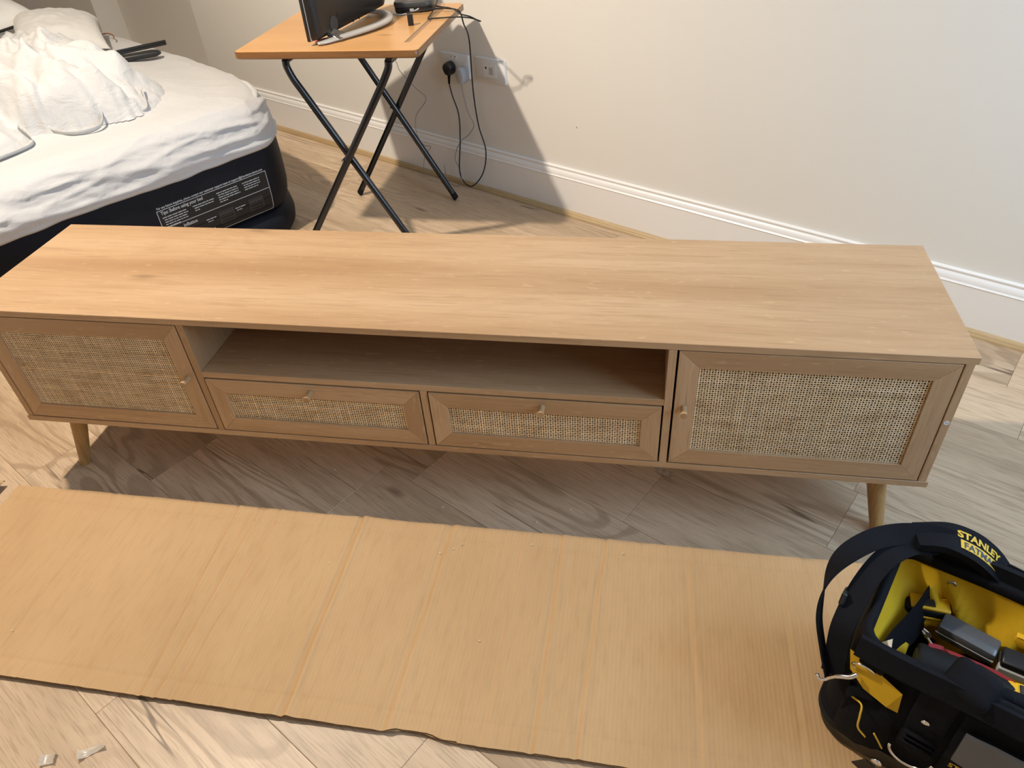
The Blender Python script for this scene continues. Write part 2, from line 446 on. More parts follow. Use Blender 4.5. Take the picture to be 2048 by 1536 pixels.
g.box(x0, x1, WIN_O0, WIN_O0+fw, WIN_Z0, WIN_Z1, .004).box(x0, x1, WIN_O1-fw, WIN_O1, WIN_Z0, WIN_Z1, .004)
g.box(x0, x1, WIN_O0+fw, WIN_O1-fw, WIN_Z0, WIN_Z0+fw, .004).box(x0, x1, WIN_O0+fw, WIN_O1-fw, WIN_Z1-fw, WIN_Z1, .004)
g.box(x0, x1, (WIN_O0+WIN_O1)/2-.025, (WIN_O0+WIN_O1)/2+.025, WIN_Z0+fw, WIN_Z1-fw, .004)
wframe(g, 'window_1', 'gloss')

# skirting board (moulded top) and the small wooden beading at its foot
sk = [(0, .0), (-.018, .0), (-.018, .140), (-.0205, .1425), (-.018, .145), (-.0165, .147), (-.0165, .151), (-.0150, .158), (-.0115, .164),
      (-.0085, .1665), (-.0085, .170), (-.0105, .172), (-.0105, .1755), (-.007, .178), (0, .178)]
g = G(); g.loft([[(a, WALL_O+y, z) for y, z in sk] for a in (-2.955, ROOM_A1)])
wframe(g, 'baseboard_back', 'gloss', smooth=True, angle=35)
bd = [(0, 0), (-.017, 0), (-.017, .006), (-.0155, .0085), (-.013, .010), (-.0125, .0125), (-.010, .016), (-.005, .018), (0, .018)]
g = G(); g.loft([[(a, WALL_O-.018+y, z) for y, z in bd] for a in (-2.955, ROOM_A1)])
wframe(g, 'trim_1', 'beading', smooth=True, angle=35)

# the recessed ceiling downlight that is the warm light (above the frame)
def ceiling_lamp():
    t = empty('ceiling_downlight', (LAMP_POS[0], LAMP_POS[1], CEIL), label='round recessed downlight in the ceiling above the bed end', cat='lamp')
    G().lathe([(.058, -.0005), (.058, -.004), (.052, -.006), (.049, -.004), (.049, -.0005)], 32).build('trim_ring', 'lamp_white', t, True, 40)
    l = bpy.data.lights.new('downlight_beam', 'SPOT'); l.energy = LAMP_WATT; l.color = LAMP_COL; l.shadow_soft_size = .045
    l.spot_size = R_(148); l.spot_blend = .62
    lo = bpy.data.objects.new('downlight_beam', l); COL.objects.link(lo); lo.parent = t; lo.location = (0, 0, LAMP_POS[2]-CEIL)
ceiling_lamp()

# ------------------------------------------------------------------ TV cabinet
def rattan(w, h, parent, loc, seed):
    """woven cane webbing in the xz plane, every strand real"""
    rr = random.Random(seed); p = .0050; sw = .00110; amp = .00045
    nx, nzc = int(round(w/p)), int(round(h/p)); px, pz = w/nx, h/nzc
    g = G(); tint = []
    def strand(n, P, W, par):
        b = rr.uniform(.86, 1.12); b = b*(1.22 if rr.random() < .10 else 1)*(.86 if rr.random() < .08 else 1)
        c = (b*rr.uniform(.98, 1.03), b, b*rr.uniform(.92, 1.06))
        vs = []; fs = []
        for j in range(n+1):
            q = P(j); y = amp*(1 if (j+par) % 2 else -1)
            if j == 0 or j == n: y = 0
            for s, dy in ((-1, 0), (0, -.00035), (1, 0)):
                vs.append((q[0]+W[0]*s*sw, y+dy, q[1]+W[1]*s*sw)); tint.append(c)
        for j in range(n):
            for k in (0, 1): a = j*3+k; fs.append((a, a+1, a+4, a+3))
        g.add(vs, fs)
    for i in range(nx):
        x = -w/2+(i+.5)*px+rr.uniform(-.0003, .0003)
        strand(nzc, lambda j: (x, -h/2+j*pz), (1, 0), i)
    for i in range(nzc):
        z = -h/2+(i+.5)*pz+rr.uniform(-.0003, .0003)
        strand(nx, lambda j: (-w/2+j*px, z), (0, 1), i+1)
    o = g.build('rattan_panel', 'cane', parent, True, fix=False, loc=loc)
    at = o.data.color_attributes.new('tint', 'FLOAT_COLOR', 'POINT')
    for k, c in enumerate(tint): at.data[k].color = (*c, 1)
    tag(o, kind='stuff', label='woven natural cane webbing')
    return o
def framed_front(name, cab, x0, x1, z0, z1, knob, seed, depth, rail=.038):
    """a door or drawer: backing board, four mitred rails, cane, knob"""
    cx, cz = (x0+x1)/2, (z0+z1)/2; w, h = x1-x0, z1-z0
    base = G()
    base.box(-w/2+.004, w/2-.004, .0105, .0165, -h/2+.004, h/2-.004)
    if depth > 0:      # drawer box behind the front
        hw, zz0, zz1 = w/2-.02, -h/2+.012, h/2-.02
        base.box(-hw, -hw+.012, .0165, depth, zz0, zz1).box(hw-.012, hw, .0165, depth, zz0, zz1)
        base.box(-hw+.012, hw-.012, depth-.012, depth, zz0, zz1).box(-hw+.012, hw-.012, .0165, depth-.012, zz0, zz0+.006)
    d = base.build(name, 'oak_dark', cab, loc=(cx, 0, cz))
    a, b, c, e = -w/2, w/2, -h/2, h/2; r = rail
    def bar(nm, poly, mat):
        ox = sum(p[0] for p in poly)/4; oz = sum(p[1] for p in poly)/4
        q = [(x-ox, z-oz) for x, z in poly]; g = G()
        k = .0008
        g.prism([(x*(1-k*2/max(.02, abs(x)+.001)) if False else x, z) for x, z in q], 0.0, .0160, 'xz')
        bm = bmesh.new(); me = g.mesh(nm, mat); bm.from_mesh(me)
        bmesh.ops.bevel(bm, geom=list(bm.edges), offset=.0006, segments=1, affect='EDGES'); bm.to_mesh(me); bm.free()
        link(nm, me, d, (ox, 0, oz))
    bar('top_rail', [(a, e), (a+r, e-r), (b-r, e-r), (b, e)], 'oak_x')
    bar('bottom_rail', [(a, c), (b, c), (b-r, c+r), (a+r, c+r)], 'oak_x')
    bar('stile', [(a, c), (a+r, c+r), (a+r, e-r), (a, e)], 'oak_z')
    bar('stile', [(b, c), (b, e), (b-r, e-r), (b-r, c+r)], 'oak_z')
    rattan(w-2*r, h-2*r, d, (0, .0045, 0), seed)
    k = G().lathe([(.0062, .0), (.0058, -.006), (.0068, -.020), (.0074, -.0225), (.0070, -.0245), (.0, -.0245)], 20, 'y')
    k.build('knob', 'knob_oak', d, True, 40, loc=(knob[0]-cx, 0, knob[1]-cz))
    return d
def tv_cabinet():
    D, t = .387, .015
    c = empty('tv_cabinet', (0, 0, 0), label='long low light oak TV cabinet with woven cane doors and drawers', cat='cabinet')
    board('top_panel', -1.0, 1.0, 0, D, .481, .496, 'oak_x', c)
    board('bottom_panel', -1.0, 1.0, 0, D, .178, .193, 'oak_x', c)
    for s in (-1, 1):
        board('side_panel', min(s*.980, s*.995), max(s*.980, s*.995), .001, D-.004, .193, .481, 'oak_z', c)
        board('partition', min(s*.485, s*.500), max(s*.485, s*.500), .001, D-.010, .193, .481, 'oak_z', c)
    board('shelf', -.485, .485, .0015, D-.010, .345, .360, 'oak_x', c)
    board('divider', -.004, .011, .0015, D-.014, .193, .345, 'oak_z', c)
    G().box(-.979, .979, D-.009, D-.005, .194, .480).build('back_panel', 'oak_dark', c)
    framed_front('door', c, -.9765, -.5025, .1960, .4795, (-.520, .342), 1, 0)
    framed_front('door', c, .5040, .9770, .1960, .4795, (.522, .345), 2, 0)
    framed_front('drawer', c, -.4825, -.0065, .1955, .3420, (-.2455, .322), 3, .33)
    framed_front('drawer', c, .0140, .4815, .1955, .3420, (.2475, .324), 4, .33)
    for sx in (-1, 1):
        for y0, y1 in ((.068, .036), (D-.068, D-.036)):
            p0, p1 = Vector((sx*.922, y0, .178)), Vector((sx*.957, y1, 0))
            L = (p1-p0); n = 14; rings = []
            for i in range(n+1):
                f = i/n; r = .0225+(.0135-.0225)*f
                if i == n: r -= .0012
                q = p0+L*f
                rings.append([(q.x+r*math.cos(2*math.pi*k/28)-p0.x, q.y+r*math.sin(2*math.pi*k/28)-p0.y, q.z-.09) for k in range(28)])
            o = G().loft(rings).build('leg', 'leg_oak', c, True, 40, loc=(p0.x, p0.y, .09))
            tag(o, 'tapered splayed oak leg')
    s = G().lathe([(.0, -.0006), (.0048, -.0006), (.0048, .0)], 24, 'y').build('sticker', 'sticker', c, loc=(.9875, .001, .347))
    tag(s, 'small round white sticker with a numeral')
    vs, fs = text2d('2', .007)
    G().add([(y*1.0-.002, -.0008, -(x-.0018)) for x, y in vs], fs).build('numeral', 'ink', s)
    return c
tv_cabinet()

# ------------------------------------------------------------------ airbed and bedding
BA = R_(-34.1)
BE1 = Vector((math.cos(BA), math.sin(BA), 0)); BE2 = Vector((-math.sin(BA), math.cos(BA), 0))
BC1, BC2, BHX, BHY, BR, BRY = -2.44, -.04, .99, .785, .60, .25      # centre and half size of the bed in its own frame
BED_O = BE1*BC1+BE2*BC2
def BL(e1, e2, z): return (e1-BC1, e2-BC2, z)             # bed frame -> local coordinates of the bed
BPROF = [(0.0, .050), (.006, .022), (.03, .004), (.055, .0), (.085, .006), (.105, .022), (.113, .034), (.120, .022), (.145, .007),
         (.18, .001), (.22, .0), (.27, .0), (.32, .002), (.37, .006), (.41, .012), (.445, .022), (.47, .036), (.488, .058), (.497, .10)]
def bed_inset(z):
    for (z0, i0), (z1, i1) in zip(BPROF, BPROF[1:]):
        if z <= z1: return i0+(i1-i0)*(z-z0)/(z1-z0)
    return BPROF[-1][1]
def airbed():
    t = empty('airbed', BED_O, BA, 'dark navy inflatable airbed with printed instructions on its side', 'airbed')
    def ringz(z, ins): return [(x, y, z) for x, y in rrect(BHX-ins, BHY-ins, BR-min(ins, .1), 20, BRY-min(ins, .1))]
    lo = [p for p in BPROF if p[0] <= .113]; hi = [p for p in BPROF if p[0] >= .113]
    def dense(pr):
        out = []
        for (z0, i0), (z1, i1) in zip(pr, pr[1:]):
            out += [(z0, i0), ((z0+z1)/2, (i0+i1)/2)]
        return out+[pr[-1]]
    G().loft([ringz(z, i) for z, i in dense(lo)]).build('lower_chamber', 'navy', t, True, 60)
    up = G().loft([ringz(z, i) for z, i in dense(hi)]).build('upper_chamber', 'navy', t, True, 60)
    # printed instructions on the foot side; s runs along the side, h is the height
    def side(s, h, eps=.0006):
        return (BHX-bed_inset(h)+eps, s-BC2, h)
    S0, S1, H1 = .095, .505, .277
    hh = .150
    def patch(s0, s1, h0, h1, eps, g, n=10):
        g.grid(lambda i, j: side(s0+(s1-s0)*i, h0+(h1-h0)*j/n, eps), 2, n+1)
    g = G(); patch(S0, S1, H1-hh, H1, .0004, g); lab = g.build('instruction_label', 'print_black', t, fix=False)
    tag(lab, 'black printed instruction panel with white lettering')
    g = G(); lw = .0022
    for s0, s1, h0, h1 in ((S0, S1, H1-lw, H1), (S0, S0+lw, H1-hh, H1), (S1-lw, S1, H1-hh, H1), (S0, S1, H1-hh, H1-hh+lw), (S0, S1, H1-.064, H1-.064+lw)):
        patch(s0, s1, h0, h1, .0009, g)
    g.build('border_line', 'print_white', lab, fix=False)
    def line(txt, s, h, size, width, bold=0.0, nm='lettering'):
        vs, fs = text2d(txt, size, bold)
        k = width/max(v[0] for v in vs)
        G().add([side(s+x*k, h+y, .0011) for x, y in vs], fs).build(nm, 'print_white', lab, fix=False)
    line('For any future inquiries, please contact our customer support team at support@thunderproducts.com', S0+.004, H1+.004, .0105, .396, .00025)
    line('Tips: Before using your bed', S0+.012, H1-.0165, .0165, .150, .0004)
    line('Inflation', S0+.070, H1-.082, .0165, .05, .0004)
    rr = random.Random(5); g = G()
    def greek(s0, s1, h, n, dh=.0082, last=.6):
        for k in range(n):
            s = s0+(.004 if k else 0); e = s1-(s1-s0)*((1-last) if k == n-1 else rr.uniform(0, .08))
            while s < e-.004:
                w = min(rr.uniform(.006, .018), e-s)
                patch(s, s+w, h-k*dh, h-k*dh+.0032, .0010, g, 2); s += w+.0022
    greek(S0+.012, S0+.100, H1-.029, 5); greek(S0+.120, S0+.205, H1-.029, 3, last=.3)
    greek(S0+.212, S0+.298, H1-.017, 5, last=.4); greek(S0+.312, S0+.385, H1-.017, 4, last=.8)
    greek(S0+.150, S0+.190, H1-.092, 2); greek(S0+.262, S0+.305, H1-.092, 2); greek(S0+.150, S0+.19, H1-.13, 1)
    tag(g.build('small_print', 'print_white', lab, fix=False), kind='stuff')
    for s in (S0+.200, S0+.318):      # little drawings of the bed
        g = G(); w, h0, h1 = .055, H1-.125, H1-.082
        for k in range(9): patch(s+.004+k*.0055, s+.0065+k*.0055, h1-.014, h1-.003, .001, g, 3)
        for a in (h0, h0+.012, h1-.018, h1): patch(s, s+w, a, a+.0014, .001, g, 2)
        patch(s, s+.0014, h0, h1, .001, g, 6); patch(s+w-.0014, s+w, h0, h1, .001, g, 6)
        g.build('bed_diagram', 'print_grey', lab, fix=False)
airbed()

def sheet_wr(p, z):
    """how far the slack sheet stands off the side of the bed (metres)"""
    q = p*1.0+z*.9
    a = ridge(q*2.1, z*15+p*.6, 1.3); b = ridge(q*3.7+4, z*26-p*1.7, 5.1)
    c = ridge(p*9+z*6, z*44+p*5, 8)
    return .004+.020*max(0, a-.30)**1.5+.012*max(0, b-.3)**1.5+.005*max(0, c-.4)**1.3+.002*nz(p*22, z*40, 3)
def fitted_sheet():
    t = empty('fitted_sheet', BED_O, BA, 'rumpled white fitted sheet stretched over the airbed', 'sheet')
    def peri(hx, hy, r, q):
        out = []
        # unequal steps: straight runs are sampled too
        for (x0, y0), (x1, y1), c, a0, n in (((hx, -hy+q), (hx, hy-q), (hx-r, hy-q), 0, 150), ((hx-r, hy), (-hx+r, hy), (-hx+r, hy-q), 90, 60),
                                             ((-hx, hy-q), (-hx, -hy+q), (-hx+r, -hy+q), 180, 40), ((-hx+r, -hy), (hx-r, -hy), (hx-r, -hy+q), 270, 60)):
            for k in range(n): out.append((x0+(x1-x0)*k/n, y0+(y1-y0)*k/n))
            for k in range(80):
                a = R_(a0+90*k/80); out.append((c[0]+r*math.cos(a), c[1]+q*math.sin(a)))
        return out
    ref = peri(BHX, BHY, BR, BRY); L = [0]
    for p, q in zip(ref, ref[1:]): L.append(L[-1]+math.hypot(q[0]-p[0], q[1]-p[1]))
    n = len(ref); rings = []
    cen = [((ref[(i+1) % n][1]-ref[i-1][1]), -(ref[(i+1) % n][0]-ref[i-1][0])) for i in range(n)]
    cen = [(a/math.hypot(a, b), b/math.hypot(a, b)) for a, b in cen]
    hem = [.347+.008*nz(L[i]*3.1, 2)+.004*nz(L[i]*11, 5) for i in range(n)]
    K = 34
    # turned-in hem
    rings.append([(ref[i][0]-cen[i][0]*(bed_inset(hem[i])-.001), ref[i][1]-cen[i][1]*(bed_inset(hem[i])-.001), hem[i]+.012) for i in range(n)])
    for k in range(K+1):
        f = k/K; ring = []
        for i in range(n):
            z = hem[i]+(.497-hem[i])*(1-(1-f)**1.6)
            top = sm(.46, .497, z)
            w = sheet_wr(L[i], z)*(1-top*.75)*(.35+.65*sm(0, .12, f))+.0015
            ins = bed_inset(z)-w*(1-top)
            # soft crown: upper part of the offset goes up instead of out
            ring.append((ref[i][0]-cen[i][0]*ins, ref[i][1]-cen[i][1]*ins, z+.003+w*top))
        rings.append(ring)
    last = rings[-1]
    T = 44
    for k in range(1, T+1):
        f = 1-(k/T)**.85; ring = []
        if k == T: f = .004
        for i in range(n):
            x, y, z0 = last[i]; x *= f; y *= f
            e = sm(1.0, .75, f)
            z = .5+.016*e+.0035*nz(x*5+y*3, y*9-x*4, 7)*e+.006*max(0, ridge(x*3+y*1.5, y*6-x*2, 2)-.55)*sm(.2, 1, f)
            ring.append((x, y, z0*(1-e)+z*e))
        rings.append(ring)
    g = G().loft(rings, cap0=False, cap1=True)
    g.build('cloth', 'sheet', t, True, fix=False)
    # gathered elastic edge pulled up along the corner by the desk
    pts = []
    for k in range(19):
        f = k/18; a = R_(14+70*f)
        ins = .040+.004*math.sin(f*11)
        pts.append((BHX-BR+(BR-ins)*math.cos(a), BHY-BRY+(BRY-ins)*math.sin(a), .474+.007*math.sin(math.pi*f)+.003*math.sin(f*23)))
    G().tube(spline(pts, 4), [.011*(.35+.65*math.sin(math.pi*min(1, max(0, i/72)))) for i in range(73)], 10, flat=.8).build('elastic_edge', 'sheet', t, True)
fitted_sheet()

def heightcloth(name, label, fn, x0, x1, y0, y1, step, mat, base_z, parent=None, zmin=.004):
    nx, ny = int((x1-x0)/step)+1, int((y1-y0)/step)+1
    H = {}; idx = {}; vs = []; fs = []
    for j in range(ny):
        for i in range(nx): H[i, j] = fn(x0+i*step, y0+j*step)
    for j in range(ny-1):
        for i in range(nx-1):
            c = [(i, j), (i+1, j), (i+1, j+1), (i, j+1)]
            if max(H[k] for k in c) <= zmin: continue
            f = []
            for k in c:
                if k not in idx:
                    idx[k] = len(vs); e1, e2 = x0+k[0]*step, y0+k[1]*step
                    sx = .02*nz(e1*9, e2*9, 3)*sm(0, .1, H[k]); sy = .02*nz(e1*9, e2*9, 8)*sm(0, .1, H[k])
                    vs.append(BL(e1+sx, e2+sy, base_z+max(0, H[k])))
                f.append(idx[k])
            fs.append(tuple(f))
    return G().add(vs, fs).build(name, mat, parent, True, fix=False)
def cap(x, y, cx, cy, rx, ry, h, rot=0.0, p=2.4, q=.55):
    c, s = math.cos(rot), math.sin(rot); dx, dy = x-cx, y-cy
    u, v = (dx*c+dy*s)/rx, (-dx*s+dy*c)/ry
    a = math.atan2(v, u)
    rho = math.hypot(u, v)*(1+.10*nz(math.cos(a)*2.6, math.sin(a)*2.6, cx*7)+.07*nz(math.cos(a)*8, math.sin(a)*8, cy*5))
    return h*(1-rho**p)**q if rho < 1 else 0.0
FOLDS = [((-2.42, .26), (-1.78, .30), .030, .024), ((-2.40, .17), (-1.74, .16), .028, .030), ((-2.35, .05), (-1.72, .06), .032, .026), ((-2.30, -.06), (-1.70, -.04), .030, .032),
         ((-2.20, .22), (-1.90, .02), .022, .022), ((-2.3, -.30), (-1.68, -.16), .026, .020), ((-2.2, -.5), (-1.68, -.28), .030, .020), ((-2.05, .26), (-1.72, .25), .020, .022)]
def folds(x, y):
    h = 0.0
    for (x0, y0), (x1, y1), w, a in FOLDS:
        dx, dy = x1-x0, y1-y0; l = math.hypot(dx, dy)
        t = ((x-x0)*dx+(y-y0)*dy)/l/l; n = abs((x-x0)*dy-(y-y0)*dx)/l+.020*nz(x*7, y*7, a*90)
        if -.1 < t < 1.1 and abs(n) < w*2.2: h += a*(1-abs(n)/(w*2.2))**1.3*sm(-.1, .25, t)*sm(1.1, .9, t)
    return h
def duvet_h(x, y):
    a = cap(x, y, -2.07, .06, .40, .29, .160, .30, 3.2, .50)
    b = cap(x, y, -2.02, -.42, .385, .46, .075, 0)
    c = cap(x, y, -1.85, .25, .19, .14, .060, -.5)
    d = cap(x, y, -2.42, .02, .36, .36, .150, .3)
    h = max(a, b, c, d)
    if h <= 0: return 0.0
    wx, wy = x+.05*nz(x*3, y*3, 1), y+.05*nz(x*3, y*3, 9)
    f = .045*(ridge(wx*2.4+wy*2.0, wy*6.5-wx*4.0, 1)-.5)+.026*(ridge(wx*6-wy*3, wy*12+wx*5, 4)-.5)+.012*(ridge(wx*14+wy*6, wy*22-wx*9, 6)-.5)+.006*nz(x*26, y*26, 2)
    k = sm(0, .07, h)
    return h+(f+folds(x, y))*k+.004
def pillow(name, e1, e2, z, rot, tilt, roll, lx, ly, th, label, seed, piped):
    t = empty(name, BED_O, BA, label, 'pillow', 'pillows at the head of the bed')
    n = 40; g = G()
    T = Matrix.Translation(Vector(BL(e1, e2, z))) @ Matrix.Rotation(rot, 4, 'Z') @ Matrix.Rotation(tilt, 4, 'Y') @ Matrix.Rotation(roll, 4, 'X')
    def P(i, j, s):
        u, v = -1+2*i/n, -1+2*j/n
        pin = 1-.07*(1-abs(u)**2)*(abs(v)**3) ; pjn = 1-.07*(1-abs(v)**2)*(abs(u)**3)
        hh = max(0, (1-abs(u)**2.6))**.5*max(0, (1-abs(v)**2.6))**.5
        wr = 1+.22*nz(u*1.6+seed, v*1.6, s)+.07*nz(u*6+seed, v*6, 4)
        return (u*lx/2*pjn, v*ly/2*pin, s*th/2*hh*wr)
    for s in (1, -1): g.grid(lambda i, j: P(i, j, s), n+1, n+1, T=T)
    g.build('cushion_body', 'pillow', t, True)
    if not piped: return
    edge = [P(i, 0, 1) for i in range(n)]+[P(n, j, 1) for j in range(n)]+[P(n-i, n, 1) for i in range(n)]+[P(0, n-j, 1) for j in range(n)]
    G().tube(edge, .0055, 8, closed=True, T=T).build('piping', 'bedding_edge', t, True)
def bedding():
    t = empty('duvet', BED_O, BA, 'crumpled white duvet heaped near the foot of the bed', 'duvet')
    heightcloth('cover', None, duvet_h, -2.95, -1.50, -1.0, .55, .0085, 'duvet', .5095, t)
    def B(e1, e2, h): return BL(e1, e2, .512+h)
    for k, pts in enumerate(([(-1.80, -.06, .05), (-1.72, -.02, .012), (-1.665, .02, .004), (-1.645, .09, .008), (-1.70, .13, .03), (-1.78, .14, .06)],
                             [(-1.82, .22, .07), (-1.74, .22, .03), (-1.69, .235, .004), (-1.685, .27, .01), (-1.76, .30, .05)],
                             [(-1.78, -.10, .04), (-1.69, -.10, .008), (-1.655, -.18, .003), (-1.64, -.30, .006), (-1.66, -.42, .02)])):
        p = spline([B(*q) for q in pts], 6)
        w = [Vector((.55, .15+.25*math.sin(i*.5+k), .8)) for i in range(len(p))]
        G().ribbon(p, w, .020, .0016).build('tie', 'duvet', t, True)
bedding()
pillow('pillow', -3.17, .12, .632, R_(4), R_(4), R_(6), .62, .54, .21, 'white pillow edged with black piping at the far left of the bed', 4.0, True)
pillow('pillow', -2.74, .40, .590, R_(-18), R_(6), R_(-8), .42, .34, .16, 'plain white pillow bulging up behind the heaped duvet', 1.0, False)

def remotes():
    z = .519
    t = empty('remote_control', BE1*(-2.47)+BE2*.575+Vector((0, 0, z)), BA+R_(82), 'slim straight-edged black remote control lying on the white sheet', 'remote', 'black remotes on the bed')
    G().box(-.165, .135, -.018, .020, 0, .010, .003, 2).build('body', 'black_plastic', t, True, 40)
    G().box(-.165, .135, -.018, -.010, .0102, .020, .002, 2).build('ridge', 'black_plastic', t, True, 40)
    G().box(.015, .045, -.0082, -.0078, .0115, .0175).build('mark', 'dark_plastic', t)
    t = empty('remote_control', BE1*(-2.335)+BE2*.525+Vector((0, 0, z)), BA+R_(72), 'rounded black remote control nearer the heaped duvet', 'remote', 'black remotes on the bed')
    ring = rrect(.100, .022, .020, 8)
    G().loft([[(x*f, y*f, h) for x, y in ring] for f, h in ((.86, 0), (1.0, .006), (1.0, .012), (.93, .019), (.75, .022))]).build('body', 'black_plastic', t, True, 50)
    o = G().tube(spline([BL(-2.80, .545, .522), BL(-2.85, .585, .528), BL(-2.85, .625, .530), BL(-2.80, .63, .528), BL(-2.755, .615, .522)], 8), .0028, 8).build('drawstring', 'brown_cord', None, True)
    o.location = BED_O; o.rotation_euler = (0, 0, BA)
    tag(o, 'thin brown cord loop lying on the sheet by the pillow', 'cord')
remotes()

# ------------------------------------------------------------------ folding desk and the things on it
DESK_T = .711
def folding_desk():
    t = empty('folding_desk', (-.536, 1.377, 0), R_(-1.2), 'folding exam desk with beech top and black crossed tube legs', 'desk')
    hx, hy = .2935, .288
    def X(x): return x+.536
    def Y(y): return y-1.377
    # top: laminate with a slot for pens, varnished plywood edge
    ring = rrect(hx, hy, .016, 6)
    gx0, gx1, gy0, gy1 = .2265, .2445, -.205, .205
    g = G()
    def R(f, z): return [(x-f*math.copysign(1, x), y-f*math.copysign(1, y), z) for x, y in ring]
    g.loft([R(.004, DESK_T-.023), R(0, DESK_T-.020), R(0, DESK_T-.004), R(.0015, DESK_T-.0012)], cap0=True, cap1=False)
    g.build('edge_band', 'beech_edge', t, True, 40)
    # laminate face with the slot cut out: four strips round the slot
    g = G(); z = DESK_T
    outer = R(.0015, z-.0012)
    n = len(outer)
    bm = bmesh.new()
    ov = [bm.verts.new(p) for p in [(x, y, z) for x, y, _ in R(.004, z)]]
    iv = [bm.verts.new(p) for p in ((gx0, gy0, z), (gx1, gy0, z), (gx1, gy1, z), (gx0, gy1, z))]
    ed = [bm.edges.new((ov[i], ov[(i+1) % n])) for i in range(n)]+[bm.edges.new((iv[i], iv[(i+1) % 4])) for i in range(4)]
    bmesh.ops.triangle_fill(bm, use_beauty=True, use_dissolve=False, edges=ed, normal=(0, 0, 1))
    lo = [bm.verts.new(p) for p in outer]
    for i in range(n): bm.faces.new((lo[i], lo[(i+1) % n], ov[(i+1) % n], ov[i]))
    bmesh.ops.recalc_face_normals(bm, faces=bm.faces)
    me = bpy.data.meshes.new('tabletop'); bm.to_mesh(me); bm.free(); me.materials.append(M['beech'])
    link('tabletop', me, t)
    g = G(); d = .003
    a, b, c, e = gx0, gx1, gy0, gy1
    g.add([(a, c, z), (b, c, z), (b, e, z), (a, e, z), (a+.003, c, z-d), (b-.003, c, z-d), (b-.003, e, z-d), (a+.003, e, z-d)],
          [(4, 5, 6, 7), (0, 4, 7, 3), (1, 2, 6, 5), (0, 1, 5, 4), (3, 7, 6, 2)]).build('pen_groove', 'grooved', t, fix=False)
    r = .0115
    zt = DESK_T-.023-r-.001
    def leg(xt, xb, y, nm, soft=1.0):
        s = 1 if xb > xt else -1
        pts = [(X(xt-s*.0), Y(y), zt), (X(xt+s*.004*(1-soft)), Y(y), zt-.020)]
        zk = zt-.055
        k = (zk, xt+s*.004)
        for f in (0, .06, .12, .25, .5, .75, 1.0):
            pts.append((X(xt+s*(.012+.012*(1-soft))+(xb-xt-s*(.012+.012*(1-soft)))*f), Y(y), zk+(.012-zk)*f))
        p = spline(pts, 5)
        g = G().tube(p, r, 14)
        o = g.build(nm, 'black_tube', t, True, 50)
        q0, q1 = Vector(p[-3]), Vector(p[-1]); dd = (q1-q0).normalized()
        G().tube([q1-dd*.022, q1-dd*.002, q1+Vector((0, 0, -.003)), q1+dd*.006], [r+.0005, r+.0006, r+.0004, r*.6], 14).build('foot_cap', 'black_rubber', o, True, 50)
        return o
    leg(-.683, -.338, 1.128, 'leg'); leg(-.343, -.775, 1.106, 'leg', 0)
    leg(-.683, -.334, 1.598, 'leg'); leg(-.343, -.752, 1.622, 'leg', 0)
    G().tube([(X(-.683), Y(1.128), zt), (X(-.683), Y(1.598), zt)], r, 12).build('top_bar', 'black_tube', t, True, 50)
    G().tube([(X(-.343), Y(1.106), zt), (X(-.343), Y(1.622), zt)], r, 12).build('top_bar', 'black_tube', t, True, 50)
    for y in (1.117, 1.610):
        G().tube([(X(-.549), Y(y)-.024, .372), (X(-.549), Y(y)+.024, .372)], .004, 10).build('pivot_bolt', 'steel', t, True, 50)
folding_desk()

